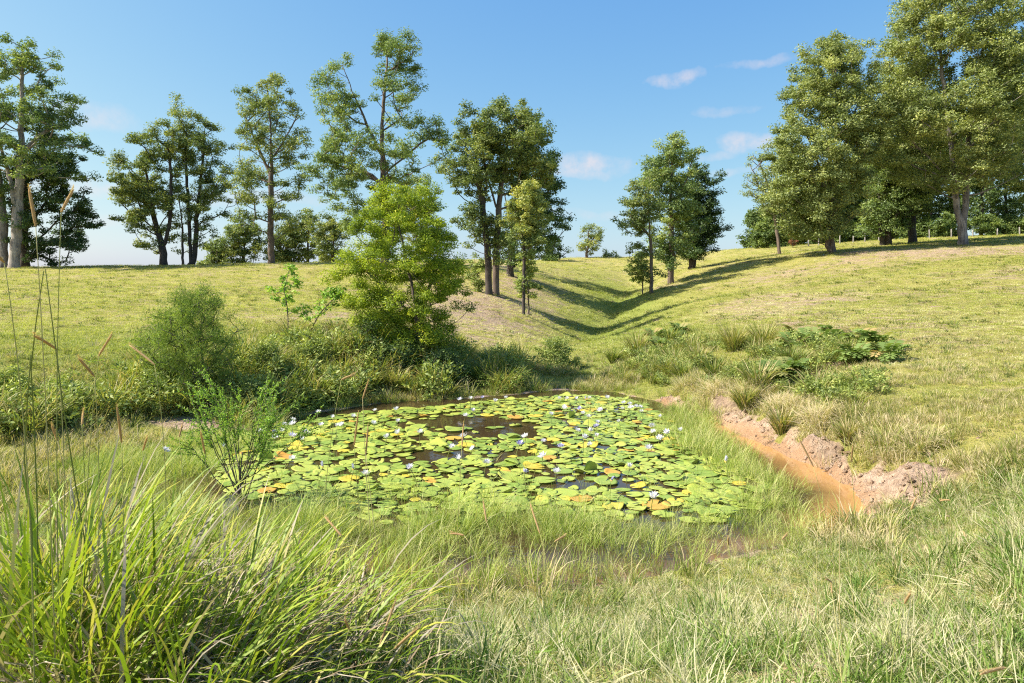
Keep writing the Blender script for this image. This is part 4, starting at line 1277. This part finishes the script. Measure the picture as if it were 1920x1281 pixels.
def build_lilies():
    rng = np.random.default_rng(300)
    reg_px = [(360, 870), (430, 826), (520, 798), (620, 781), (720, 770), (830, 761), (960, 748), (1080, 741), (1180, 748), (1245, 778), (1305, 830),
              (1385, 880), (1445, 915), (1420, 955), (1330, 985), (1230, 972), (1120, 980), (1000, 960), (850, 985), (700, 985), (560, 950), (440, 925)]
    reg = [tuple(on_water(*p)[:2]) for p in reg_px]
    holes = [(875, 795, 150, 24, 1.0), (960, 800, 60, 14, .9), (700, 838, 60, 9, .8), (860, 858, 200, 17, .95), (1120, 905, 140, 20, .9), (930, 820, 170, 13, .85), (700, 860, 120, 9, .7), (1180, 830, 90, 10, .6), (1060, 838, 90, 12, .75), (760, 886, 120, 12, .75), (780, 828, 110, 10, .7), (960, 885, 120, 12, .6), (1400, 925, 60, 22, .7), (1075, 808, 40, 8, .7), (1200, 866, 80, 8, .5), (650, 815, 50, 6, .5), (1050, 905, 70, 16, .7)]
    P = []
    grid = {}
    cell = .35
    tries = 0
    cx_, cy_ = rng.uniform(-6, 4.2, 30000), rng.uniform(6.6, 17, 30000)
    ok_ = poly_sd(cx_, cy_, reg) < -.02
    px, py = 960 + F * cx_ / cy_, HY + F * CH / cy_
    dens = np.ones(len(cx_))
    for (hx, hy, rx, ry, s) in holes:
        r2 = ((px - hx) / rx) ** 2 + ((py - hy) / ry) ** 2
        dens *= 1 - s * np.exp(-r2 * r2 * .8)
    ok_ &= rng.random(len(cx_)) < dens * (1 - .6 * (1 - sstep(7.2, 8.2, cy_))) * (.35 + .65 * sstep(.25, .5, vnoise(cx_ * 1.7, cy_ * 1.7)))
    for x, y in zip(cx_[ok_].tolist(), cy_[ok_].tolist()):
        R0 = float(np.clip(rng.lognormal(math.log(.108), .36), .04, .20))
        ok = True
        ci, cj = int(x / cell), int(y / cell)
        for a in range(ci - 1, ci + 2):
            for b in range(cj - 1, cj + 2):
                for (qx, qy, qr) in grid.get((a, b), ()):
                    if math.hypot(x - qx, y - qy) < .60 * (R0 + qr):
                        ok = False
        if not ok:
            continue
        grid.setdefault((ci, cj), []).append((x, y, R0))
        P.append((x, y, R0))
    variants = [pad_mesh(rng, 'lily_pad') for _ in range(14)]
    topo = {}
    for me in variants:
        att = np.empty(len(me.polygons))
        me.attributes['v'].data.foreach_get('value', att)
        ps = [list(p.vertices) for p in me.polygons]
        t3 = [i for i, p in enumerate(ps) if len(p) == 3]
        t4 = [i for i, p in enumerate(ps) if len(p) == 4]
        topo[me.name] = (np.array([ps[i] for i in t3]), np.array([ps[i] for i in t4]), att[t3], att[t4])
    # how large each shows: area over distance squared, foreshortened
    order = sorted(range(len(P)), key=lambda i: -(P[i][2] ** 2) / P[i][1] ** 3)
    kinds = [('pad_green', 'green'), ('pad_lime', 'yellow-green'), ('pad_yellow', 'yellowing'), ('pad_orange', 'orange-brown withered'), ('pad_under', 'dark waterlogged')]
    for me in variants:
        me.materials.append(M['pad_green'])
    stuff = {k[0]: Geo() for k in kinds}
    for rank, i in enumerate(order):
        x, y, r = P[i]
        u = rng.random()
        kx = 0 if u < .44 else 1 if u < .93 else 2 if u < .978 else 3 if u < .992 else 4
        mat, word = kinds[kx]
        me = variants[rng.integers(len(variants))]
        z = .010 + rng.random() * .014
        rot = rng.random() * 2 * math.pi
        tx, ty = rng.normal(size=2) * .035
        if rank < 300:
            o = link('lily_pad', me, None, (x, y, z))
            o.scale = (r, r, r)
            o.rotation_euler = (tx, ty, rot)
            o.material_slots[0].link = 'OBJECT'
            o.material_slots[0].material = M[mat]
            u_ = x / y
            side = ['far left', 'left', 'left of middle', 'right of middle', 'right', 'far right'][int(np.searchsorted([-.33, -.19, -.04, .10, .21], u_))]
            depth = ['front row by the sedges', 'second band from the sedges', 'third band from the sedges', 'halfway across'][int(np.searchsorted([8.0, 8.9, 10.0], y))]
            size = 'large ' if r > .165 else 'small ' if r < .135 else ''
            lab = f'{size}{word} lily pad on the pond, {side}, {depth}'
            tag(o, lab, 'lily pad', lab.replace('lily pad', 'lily pads'))
        else:
            co = np.empty(len(me.vertices) * 3)
            me.vertices.foreach_get('co', co)
            co = co.reshape(-1, 3) * r
            c, s = math.cos(rot), math.sin(rot)
            co = np.stack([co[:, 0] * c - co[:, 1] * s, co[:, 0] * s + co[:, 1] * c, co[:, 2] + co[:, 0] * ty - co[:, 1] * tx], 1) + [x, y, z]
            tri, quad, vt, vq = topo[me.name]
            g = stuff[mat]
            g.add(co, [tri], vt)
            g.n -= len(co)
            g.v.pop()
            g.add(co, [quad], vq)
    for mat, word in kinds:
        if stuff[mat].n:
            tag(link('lily_pads_beyond', stuff[mat].mesh('lily_pads_beyond', M[mat], True)), f'small {word} lily pads crowding the farther pond', 'lily pads', kind='stuff')
    # flowers: petals, stamens, stem
    def flower(kind, rs):
        g = Geo()
        rg = np.random.default_rng(rs)
        op = {'open': .0, 'half': .55, 'bud': 1.15}[kind]
        for ring, (cnt, tilt, ln) in enumerate(((8, .35, 1.0), (8, .75, .85), (6, 1.1, .68))):
            for k in range(cnt):
                th = k / cnt * 2 * math.pi + ring * .4 + rg.normal() * .08
                ti = min(1.45, tilt + op * (.9 - .2 * ring) + rg.normal() * .08)
                L = .062 * ln * rg.uniform(.9, 1.08)
                f = np.array([math.cos(th) * math.cos(ti), math.sin(th) * math.cos(ti), math.sin(ti)])
                s = np.array([-math.sin(th), math.cos(th), 0]) * L * .19
                up = np.array([0, 0, .010])
                g.add([f * .006, f * L * .5 + s - up * .2, f * L + up, f * L * .5 - s - up * .2, f * L * .5 - up * .9], np.array([[0, 1, 4], [1, 2, 4], [2, 3, 4], [3, 0, 4]]))
        c = Geo()
        for k in range(14):
            th = rg.random() * 6.28
            rr = rg.random() * .010
            p = np.array([rr * math.cos(th), rr * math.sin(th), .004])
            e = p + np.array([math.cos(th) * .004, math.sin(th) * .004, .018])
            tube(c, np.array([p, e]), [.0018, .0012], 4)
        return g, c
    F_ = {}
    for kind in ('open', 'half', 'bud'):
        for mt in ('petal_white', 'petal_lilac', 'petal_violet'):
            g, c = flower(kind, 5)
            F_[kind, mt] = (g.mesh('petals', M[mt]), c.mesh('stamens', M['stamen']))
    spots = [(597, 773), (625, 784), (662, 781), (703, 770), (743, 770), (549, 788), (533, 797), (547, 796), (487, 810), (513, 813), (527, 810), (515, 821), (547, 818), (563, 826), (572, 812), (632, 800),
             (640, 797), (602, 797), (700, 794), (746, 792), (725, 822), (746, 814), (788, 811), (847, 838), (868, 819), (886, 842), (862, 861), (912, 869), (975, 833), (985, 819), (983, 887), (1019, 828),
             (1018, 856), (1052, 838), (1043, 885), (1033, 777), (1095, 777), (1106, 835), (1107, 810), (1083, 808), (1095, 823), (1058, 763), (768, 877), (663, 882), (685, 889), (605, 878), (547, 861),
             (862, 750), (882, 749), (905, 746), (948, 748), (928, 754), (887, 772), (873, 780), (1048, 749), (1064, 748), (1081, 749), (1105, 747), (1138, 746), (1098, 750), (1059, 766), (1087, 767), (1125, 770),
             (1104, 784), (1120, 792), (1118, 800), (1118, 819), (1161, 792), (1167, 767), (1182, 765), (1169, 756), (1181, 758), (1192, 763), (1200, 764), (1203, 772), (1222, 800), (1237, 783), (1225, 811),
             (1237, 823), (1250, 811), (1275, 809), (1216, 841), (1181, 877), (1145, 903), (1225, 931), (420, 838), (310, 845), (1360, 868)]
    for i, (px, py) in enumerate(spots):
        h = .13 + .12 * rng.random()
        p = on_water(px, py, h)
        kind = 'open' if rng.random() < .6 else 'half' if rng.random() < .75 else 'bud'
        mt = 'petal_white' if (rng.random() < .68 and kind != 'bud') else 'petal_lilac' if rng.random() < .75 else 'petal_violet'
        word = {'petal_white': 'white', 'petal_lilac': 'pale lilac', 'petal_violet': 'violet'}[mt]
        st = {'open': 'fully open', 'half': 'half open', 'bud': 'still closed'}[kind]
        lean = rng.normal(size=2) * .05
        foot = np.array([p[0] - lean[0], p[1] - lean[1], -.08])
        root = empty('water_lily', foot)
        side = 'left' if px < 760 else 'right' if px > 1090 else 'middle'
        dep = 'far edge' if py < 775 else 'far half' if py < 815 else 'nearer half'
        near_ = min((q for q in spots if q != (px, py)), key=lambda q: (q[0] - px) ** 2 + 4 * (q[1] - py) ** 2)
        rel = 'by itself' if abs(near_[0] - px) > 32 else ('left of another' if near_[0] > px else 'right of another')
        side = ['far left', 'left', 'left of middle', 'middle', 'right of middle', 'right', 'far right'][int(np.searchsorted([560, 680, 820, 960, 1080, 1190], px))]
        dep = ['far edge', 'far half', 'halfway across', 'nearer half', 'by the sedges'][int(np.searchsorted([757, 790, 820, 865], py))]
        lab = f'{st} {word} water lily {rel}, pond {side}, {dep}'
        tag(root, lab, 'water lily', 'water lilies flowering on the pond')
        g = Geo()
        top = p - foot
        c = np.array([lean[0] * .2, lean[1] * .2, top[2] * .6])
        t = np.linspace(0, 1, 7)[:, None]
        tube(g, 2 * t * (1 - t) * c + t * t * top, np.full(7, .0042), 5)
        link('stem', g.mesh('stem', M['lily_stem'], True), root)
        s = rng.uniform(.95, 1.4)
        e = (rng.normal() * .25, rng.normal() * .25, rng.random() * 6)
        for nm, me in zip(('petals', 'stamens'), F_[kind, mt]):
            o = link(nm, me, root, top)
            o.scale = (s, s, s)
            o.rotation_euler = e
    # young folded leaves that stand up out of the water
    for (px, py, lab) in ((1072, 784, 'folded green lily leaf standing up in the far half of the pond'), (1108, 884, 'curled lily leaf standing up in the nearer right of the pond'), (499, 862, 'rolled yellow-green lily leaf at the left of the pond')):
        p = on_water(px, py, .0)
        g = Geo()
        n = 9
        a = np.linspace(0, math.pi, n)
        for s in (-1, 1):
            rim = np.stack([.10 * np.cos(a), s * .035 * np.sin(a), .13 * np.sin(a) + .01], 1)
            g.add(np.vstack([[[0, 0, 0]], rim]), np.array([[0, k, k + 1] for k in range(1, n)]), .2)
        o = link('folded_lily_leaf', g.mesh('folded_lily_leaf', M['pad_green'], True), None, (p[0], p[1], 0.0))
        o.rotation_euler = (0, 0, rng.random() * 3)
        tag(o, lab, 'lily leaf', 'lily leaves standing out of the water')


build_lilies()


# ------------------------------------------------------------------ fence posts behind the right-hand stand
def build_fence():
    rng = np.random.default_rng(400)
    for i, (px, py) in enumerate([(1516, 459), (1535, 458), (1575, 456), (1600, 454), (1622, 453), (1648, 451), (1677, 450), (1712, 448), (1743, 446), (1784, 444), (1824, 442), (1870, 439), (1912, 436)]):
        p = at(px, py, 80.5)
        p[2] = gz(p[0], p[1])
        g = Geo()
        h = rng.uniform(.8, 1.05)
        tube(g, np.array([[0, 0, -.2], [0, 0, .3], [.01, 0, h - .06], [.012, 0, h]]), [.075, .073, .07, .055], 8)
        o = link('fence_post', g.mesh('fence_post', M['post']), None, p)
        o.rotation_euler = (rng.normal() * .03, rng.normal() * .03, rng.random())
        ords = ['first', 'second', 'third', 'fourth', 'fifth', 'sixth', 'seventh', 'eighth', 'ninth', 'tenth', 'eleventh', 'twelfth', 'thirteenth']
        tag(o, f'weathered pale fence post before the wood, {ords[i]} from the left', 'fence post', 'fence posts before the wood')


build_fence()


# ------------------------------------------------------------------ grass that nobody could count: instanced tufts
def tuft_set(prefix, specs, mat, seed):
    rng = np.random.default_rng(seed)
    col = bpy.data.collections.new(prefix)
    for k, kw in enumerate(specs):
        me = blade_mesh(prefix, rng, mat, **kw)
        o = bpy.data.objects.new(f'{prefix}.{k:03d}', me)
        col.objects.link(o)
    return col


def scatter(name, label, pts, rot, scl, idx, col):
    me = bpy.data.meshes.new(name)
    n = len(pts)
    me.vertices.add(n)
    me.vertices.foreach_set('co', np.asarray(pts, np.float32).ravel())
    for nm, ty, arr, key in (('rot', 'FLOAT_VECTOR', rot, 'vector'), ('scl', 'FLOAT_VECTOR', scl, 'vector'), ('idx', 'INT', idx, 'value')):
        a = me.attributes.new(nm, ty, 'POINT')
        a.data.foreach_set(key, np.asarray(arr, np.int32 if ty == 'INT' else np.float32).ravel())
    o = link(name, me)
    tag(o, label, 'grass', kind='stuff')
    ng = bpy.data.node_groups.new(name + '_scatter', 'GeometryNodeTree')
    ng.interface.new_socket('Geometry', in_out='INPUT', socket_type='NodeSocketGeometry')
    ng.interface.new_socket('Geometry', in_out='OUTPUT', socket_type='NodeSocketGeometry')
    N = ng.nodes
    gi, go = N.new('NodeGroupInput'), N.new('NodeGroupOutput')
    ci = N.new('GeometryNodeCollectionInfo')
    ci.inputs['Collection'].default_value = col
    ci.inputs['Separate Children'].default_value = True
    ci.inputs['Reset Children'].default_value = True
    iop = N.new('GeometryNodeInstanceOnPoints')
    iop.inputs['Pick Instance'].default_value = True
    def na(nm, ty):
        a = N.new('GeometryNodeInputNamedAttribute')
        a.data_type = ty
        a.inputs['Name'].default_value = nm
        return a.outputs['Attribute']
    L = ng.links.new
    L(gi.outputs[0], iop.inputs['Points'])
    L(ci.outputs[0], iop.inputs['Instance'])
    L(na('idx', 'INT'), iop.inputs['Instance Index'])
    e2r = N.new('FunctionNodeEulerToRotation')
    L(na('rot', 'FLOAT_VECTOR'), e2r.inputs[0])
    L(e2r.outputs[0], iop.inputs['Rotation'])
    L(na('scl', 'FLOAT_VECTOR'), iop.inputs['Scale'])
    L(iop.outputs[0], go.inputs[0])
    md = o.modifiers.new('scatter', 'NODES')
    md.node_group = ng
    return o


def in_view(x, y, pad=1.2):
    return (y > .9) & (np.abs(x) < .88 * y + pad)


def ring_points(rng, d0, d1, dens):
    """uniform random ground points between two distances, inside a widened view"""
    w = .88 * d1 + 1.5
    n = int(2 * w * (d1 - d0) * dens)
    x, y = rng.uniform(-w, w, n), rng.uniform(d0, d1, n)
    k = in_view(x, y)
    return x[k], y[k]


def build_grass():
    rng = np.random.default_rng(500)
    # --- short grazed pasture
    turf = tuft_set('pasture_tuft', [dict(n=34, base_r=.16, L=.10, W=.008, out=.6, droop=1.0, segs=3, v=(a, a + .35), dead=dd) for a, dd in ((.05, .1), (.15, .15), (.25, .2), (.35, .25), (.5, .6), (.6, .8))], M['turf'], 1)
    for k in range(2):
        for mt, kw in ((M['litter'], dict(n=40, base_r=.2, L=.13, W=.008, out=1.1, droop=.8, segs=3, v=(.0, .6), dead=.1)), (M['tussock'], dict(n=30, base_r=.12, L=.17, W=.010, out=.5, droop=1.0, segs=3, v=(.0, .35), dead=.1))):
            turf.objects.link(bpy.data.objects.new('pasture_tuft.%03d' % len(turf.objects), blade_mesh('pasture_tuft', rng, mt, **kw)))
    X, Y, S = [], [], []
    for d0, d1, dens, s in ((5.6, 11, 120, .55), (11, 18, 70, .75), (18, 28, 30, 1.1), (28, 44, 10, 1.6), (44, 66, 4, 2.3), (66, 100, 1.6, 3.2)):
        x, y = ring_points(rng, d0, d1, dens)
        X.append(x); Y.append(y); S.append(np.full(len(x), s))
    X, Y, S = map(np.concatenate, (X, Y, S))
    soil, clay, dry, lush = masks(X, Y)
    sd = poly_sd(X, Y, POND)
    k = (sd > .15) & (rng.random(len(X)) > soil * 1.3) & (rng.random(len(X)) > np.clip(dry - .35, 0, 1) * .7)
    X, Y, S, dry, lush = X[k], Y[k], S[k], dry[k], lush[k]
    Z = ground_z(X, Y)
    n = len(X)
    hgt = rng.uniform(.5, 1.2, n) * np.interp(Y, [6, 10, 20, 100], [1.1, .9, .6, .55]) * (1 + .5 * lush)
    s3 = np.stack([S * rng.uniform(.8, 1.2, n), S * rng.uniform(.8, 1.2, n), np.minimum(S, 1.9) * hgt], 1)
    pat = fbm(X * .22, Y * .22) * 2.2 + fbm(X * 1.1 + 5, Y * 1.1) * 1.2 + dry * 1.0 - lush * .6 + rng.normal(size=n) * .22
    idx = np.clip((pat * 4 + 1.4), 0, 5).astype(int)
    u = rng.random(n)
    wd = sstep(.45, .75, vnoise(X * .7 + 3, Y * .9))
    idx = np.where(u < .09 * wd + .015, 6 + 2 * (u * 1000 % 2 > 1), np.where(u > 1 - .10 * wd - .015, 7, idx))
    rot = np.stack([rng.normal(size=n) * .12, rng.normal(size=n) * .12, rng.random(n) * 6.28], 1)
    scatter('pasture_grass', 'short yellow-green grazed grass over both hillsides', np.stack([X, Y, Z - .01], 1), rot, s3, idx, turf)
    print('pasture', n)
    # --- rough knee-high grass on the banks
    bank = tuft_set('bank_tuft', [dict(n=30, base_r=.10, L=ln, W=.007, out=.5, droop=1.1, segs=4, v=(a, a + .45), dead=dd) for a, dd, ln in ((.1, .2, .17), (.25, .3, .19), (.4, .45, .18), (.6, .75, .16), (.1, .15, .30), (.3, .4, .30))], M['bank_grass'], 2)
    x, y = ring_points(rng, 5.0, 24, 120)
    sd = poly_sd(x, y, POND)
    soil, clay, dry, lush = masks(x, y)
    dens = np.where(x > 2.2, np.exp(-np.maximum(sd - 1.8, 0) / 1.6), np.exp(-np.maximum(sd - 2.2, 0) / 1.2))
    dens = dens * np.clip(1.1 - soil * 1.5, .03, 1)
    dens = np.where(y < 7, dens * np.where(x > 3.2, 1, .3), dens)
    k = (sd > .02) & (rng.random(len(x)) < dens * 1.2 * sstep(.22, .7, vnoise(x * 1.5, y * 1.5)))
    x, y, sd = x[k], y[k], sd[k]
    n = len(x)
    idx = np.clip((fbm(x * .5 + 30, y * .5) + .40 + np.where(x > 2, .18, -.1) + rng.normal(size=n) * .2) * 5, 0, 5).astype(int)
    idx = np.where(rng.random(n) < .12, 4 + (rng.random(n) < .5), idx)
    s = rng.uniform(.6, 1.35, n) * np.where(x > 2.2, 1 - .45 * sstep(.8, 1.6, sd), 1)
    scatter('bank_grass', 'rough green and straw-coloured grass on the pond banks', np.stack([x, y, ground_z(x, y) - .01], 1),
            np.stack([rng.normal(size=n) * .18, rng.normal(size=n) * .18, rng.random(n) * 6.28], 1), np.stack([s, s, s * rng.uniform(.7, 1.3, n)], 1), idx, bank)
    print('bank', n)
    # --- foreground
    fore = tuft_set('foreground_tuft', [dict(n=26, base_r=.07, L=ln, W=w, out=o, droop=1.2, segs=5, v=(a, a + .4), dead=dd) for a, dd, ln, w, o in
                                        ((.0, .12, .10, .0050, .7), (.1, .2, .10, .0046, .8), (.25, .3, .09, .0042, .9), (.6, .7, .09, .0034, 1.0), (.0, .1, .20, .0062, .55), (.3, .4, .28, .003, .5), (.7, .9, .12, .003, 1.35), (.7, .85, .18, .0028, 1.1))], M['fore_grass'], 3)
    x, y = ring_points(rng, 1.1, 7.2, 560)
    sd = poly_sd(x, y, POND)
    soil, clay, dry, lush = masks(x, y)
    k = (sd > -.08) & (rng.random(len(x)) < np.clip(sstep(-.05, .25, sd) * 1.1 + .1, 0, 1) * np.where(y > 7.0, .35, 1)) & (rng.random(len(x)) > np.clip(soil - .4, 0, 1) * 1.2) & ((x > -1.2) | (rng.random(len(x)) < .6)) & (rng.random(len(x)) < np.maximum(.25 + 1.1 * sstep(.25, .6, vnoise(x * 2.6 + 11, y * 2.6)), 1.2 * (1 - sstep(.5, 1.6, sd))))
    x, y, sd = x[k], y[k], sd[k]
    n = len(x)
    idx = np.clip((fbm(x * 1.1 + 70, y * 1.1) * 2.0 + .26 + rng.normal(size=n) * .3) * 5, 0, 3.99).astype(int)
    u = rng.random(n)
    idx = np.where(u < .06, 4, np.where(u < .11, 5, np.where(u < .27, 6, np.where(u < .33, 7, idx))))
    s = rng.uniform(.6, 1.35, n) * (.58 + .42 * sstep(.2, 2.0, sd)) * (.7 + .6 * vnoise(x * 1.6, y * 1.6))
    scatter('foreground_grass', 'long pale green and straw grass along the near bank', np.stack([x, y, ground_z(x, y) - .01], 1),
            np.stack([rng.normal(size=n) * .5, rng.normal(size=n) * .5, rng.random(n) * 6.28], 1), np.stack([s, s, s], 1), idx, fore)
    print('fore', n)
    # --- sedges standing in the shallows
    sed = tuft_set('sedge_tuft', [dict(n=26, base_r=.08, L=ln, W=.0045, out=.35, droop=dr, segs=4, v=(a, a + .5), dead=dd) for a, dd, ln, dr in ((.1, .08, .36, .9), (.25, .12, .42, 1.1), (.35, .2, .34, 1.4), (.15, .1, .28, .7), (.45, .3, .45, 1.6))], M['sedge'], 4)
    polys = [[(470, 965), (560, 970), (640, 985), (830, 990), (930, 960), (1010, 955), (1130, 980), (1250, 985), (1370, 985), (1375, 1018), (1250, 1028), (1050, 1034), (900, 1042), (780, 1050), (640, 1060), (450, 1040)],
             [(1180, 752), (1262, 765), (1328, 803), (1388, 843), (1442, 883), (1484, 925), (1500, 980), (1440, 1015), (1390, 1010), (1430, 960), (1450, 925), (1390, 890), (1310, 850), (1290, 815), (1240, 786)],
             [(120, 880), (230, 850), (350, 830), (470, 812), (500, 825), (400, 860), (340, 900), (400, 960), (470, 1000), (380, 1040), (250, 960)]]
    xs, ys = [], []
    for pl, dn in zip(polys, (150, 130, 170)):
        w = [tuple(on_water(*p)[:2]) for p in pl]
        a = np.array(w)
        lo, hi = a.min(0) - .25, a.max(0) + .25
        m = int((hi - lo).prod() * dn)
        x, y = rng.uniform(lo[0], hi[0], m), rng.uniform(lo[1], hi[1], m)
        s_ = poly_sd(x, y, w) + fbm(x * 2, y * 2) * .35
        k = (s_ < 0) | ((s_ < .25) & (rng.random(m) < .15))
        xs.append(x[k]); ys.append(y[k])
    # thin scatter of single tufts among the pads near the front, and along all shores
    m = 2600
    x, y = rng.uniform(-5.5, 4.5, m), rng.uniform(6, 17, m)
    sd = poly_sd(x, y, POND)
    k = (np.abs(sd) < .22) & (rng.random(m) < .9) & ~((x > 3.2) & (y < 12.4))
    xs.append(x[k]); ys.append(y[k])
    m = 4600
    x, y = rng.uniform(-5.6, 4.3, m), rng.uniform(6.8, 12.5, m)
    edge = np.minimum(np.exp(-np.maximum(y - 7.4, 0) / .55) + np.exp(-np.maximum(x + 4.3 + (12 - y) * .1, 0) / .5) + np.exp(-np.maximum(3.0 + (10.5 - np.clip(y, 7, 16)) * .12 - x, 0) / .3), 1)
    k = (poly_sd(x, y, POND) < -.1 - .85 * sstep(2.2, 3.0, x)) & (rng.random(m) < edge * .85)
    xs.append(x[k]); ys.append(y[k])
    m = 1500
    x, y = rng.uniform(-2.5, 3.5, m), rng.uniform(5.3, 7.4, m)
    k = (poly_sd(x, y, POND) < .15) & (rng.random(m) < sstep(.38, .62, vnoise(x * 2.1 + 3, y * 2.6)))
    k &= (x < .1) | (rng.random(m) < .45)
    xs.append(x[k]); ys.append(y[k])
    x, y = np.concatenate(xs), np.concatenate(ys)
    n = len(x)
    s = rng.uniform(.5, 1.0, n) * (.6 + .7 * vnoise(x * 1.4, y * 1.4))
    z = np.maximum(ground_z(x, y), -.10)
    scatter('sedge', 'fine bright green sedge standing in the pond shallows', np.stack([x, y, z], 1), np.stack([rng.normal(size=n) * .2, rng.normal(size=n) * .2, rng.random(n) * 6.28], 1),
            np.stack([s, s, s], 1), rng.integers(0, 5, n), sed)
    print('sedge', n)


build_grass()


# ------------------------------------------------------------------ tangled undergrowth of the banks, clods of the eroded edge
def build_undergrowth():
    rng = np.random.default_rng(600)
    col = bpy.data.collections.new('undergrowth_tuft')
    def put(me):
        col.objects.link(bpy.data.objects.new('undergrowth_tuft.%03d' % len(col.objects), me))
    for k in range(3):
        put(blade_mesh('undergrowth_tuft', rng, M['tussock'], n=60, base_r=.12, L=.55, W=.011, out=.5, droop=1.3, segs=5, v=(.05 + .15 * k, .5 + .15 * k), dead=.12 + .1 * k))
    for k, mt in enumerate(('shrub', 'shrub', 'shrub', 'feather')):
        c = rng.normal(size=(7, 3)) * np.array([.16, .16, .08]) + np.array([0, 0, .20])
        v, q, val = leaves(rng, c, rng.uniform(.09, .17, 7), 46, .06, .42 if k < 3 else .15, -.2, .9, .4, rng.uniform(.2, .8, 7))
        put(mesh_np('undergrowth_tuft', v, [q], M[mt], val))
    x, y = rng.uniform(-13, 13, 26000), rng.uniform(10.5, 26, 26000)
    sd = poly_sd(x, y, POND)
    px, py = 960 + F * x / y, 0
    soil = masks(x, y)[0]
    far = sstep(380, 470, px) * (1 - sstep(930, 1010, px)) * sstep(.15, .5, sd) * (1 - sstep(2.6, 4.2, sd))
    lef = (1 - sstep(380, 470, px)) * sstep(1.3, 1.7, sd) * (1 - sstep(2.6, 3.4, sd)) * .95
    rig = sstep(1130, 1200, px) * (1 - sstep(1560, 1700, px)) * sstep(.8, 1.2, sd) * (1 - sstep(3.6, 5.2, sd)) * .75
    dens = np.maximum(np.maximum(far, lef), rig) * (1 - .9 * np.clip(soil, 0, 1))
    k = rng.random(len(x)) < dens * .62 * sstep(.3, .55, vnoise(x * 1.1 + 9, y * 1.1))
    x, y = x[k], y[k]
    n = len(x)
    rightside = x > 1.2
    idx = np.where(rightside, rng.choice([0, 1, 2, 2, 3, 4, 3, 1, 5], n), rng.choice([0, 1, 1, 2, 2, 2, 3, 4, 5, 6], n))
    s = rng.uniform(.6, 1.5, n) * np.where(rightside, .75, 1.15)
    scatter('bank_undergrowth', 'tangle of weeds and long grass covering the pond banks', np.stack([x, y, ground_z(x, y) - .02], 1), np.stack([rng.normal(size=n) * .2, rng.normal(size=n) * .2, rng.random(n) * 6.28], 1),
            np.stack([s, s, s * rng.uniform(.7, 1.1, n)], 1), idx, col)
    print('undergrowth', n)
    # dry grass hanging over the scarp
    hang = tuft_set('scarp_tuft', [dict(n=46, base_r=.09, L=ln, W=.005, out=.9, droop=1.5, segs=5, v=(a, a + .4), dead=dd) for a, dd, ln in ((.3, .5, .30), (.5, .7, .26), (.15, .3, .34))], M['bank_grass'], 9)
    x, y = rng.uniform(2.6, 6.2, 9000), rng.uniform(7, 15.5, 9000)
    sd = poly_sd(x, y, POND)
    k = (side_right(x, y) > .3) & (y > 8.4) & (rng.random(len(x)) < np.exp(-((sd - .62) / .22) ** 2) * .75 * sstep(.3, .6, vnoise(x * 1.8 + 5, y * 1.8)))
    x, y = x[k], y[k]
    n = len(x)
    s = rng.uniform(.6, 1.3, n)
    scatter('scarp_grass', 'dry grass hanging over the crumbling right bank', np.stack([x, y, ground_z(x, y) - .01], 1), np.stack([rng.normal(size=n) * .15, -.45 + rng.normal(size=n) * .2, rng.random(n) * .6 - .3], 1), np.stack([s, s, s], 1), rng.integers(0, 3, n), hang)
    # clods of earth on the eroded edge
    col = bpy.data.collections.new('earth_clod')
    for k in range(5):
        th, ph = np.meshgrid(np.linspace(0, 2 * math.pi, 8)[:-1], np.linspace(.25, math.pi - .25, 5))
        r = 1 + rng.normal(size=th.shape) * .2
        V = np.stack([r * np.sin(ph) * np.cos(th), r * np.sin(ph) * np.sin(th), .7 * r * np.cos(ph)], -1).reshape(-1, 3)
        i = np.arange(35).reshape(5, 7)
        q = np.stack([i[:-1], np.roll(i[:-1], -1, 1), np.roll(i[1:], -1, 1), i[1:]], -1).reshape(-1, 4)
        V = np.vstack([V, [[0, 0, .72]]])
        tri = np.array([[35, i[0][(j + 1) % 7], i[0][j]] for j in range(7)])
        me = mesh_np('earth_clod', V, [q, tri], M['ground'])
        for nm, val in (('soil', 1.2), ('clay', .35 if k % 2 else .0)):
            t = me.attributes.new(nm, 'FLOAT', 'POINT')
            t.data.foreach_set('value', np.full(len(V), val, np.float32))
        col.objects.link(bpy.data.objects.new('earth_clod.%03d' % k, me))
    x, y = rng.uniform(2.6, 7, 42000), rng.uniform(6, 15, 42000)
    soil = masks(x, y)[0]
    sd = poly_sd(x, y, POND)
    k = (sd > -.05) & (rng.random(len(x)) < np.clip(soil, 0, 1) * .55 * vnoise(x * 2, y * 2))
    x, y = x[k], y[k]
    n = len(x)
    s = np.clip(rng.lognormal(math.log(.014), .6, n), .004, .045)
    scatter('earth_clods', 'crumbled clods of pale and orange earth along the eroded bank', np.stack([x, y, ground_z(x, y) - .004], 1), rng.normal(size=(n, 3)) * np.array([.3, .3, 3]), np.stack([s, s * rng.uniform(.7, 1.2, n), s], 1), rng.integers(0, 5, n), col)
    bpy.data.objects['earth_clods']['category'] = 'earth'


build_undergrowth()
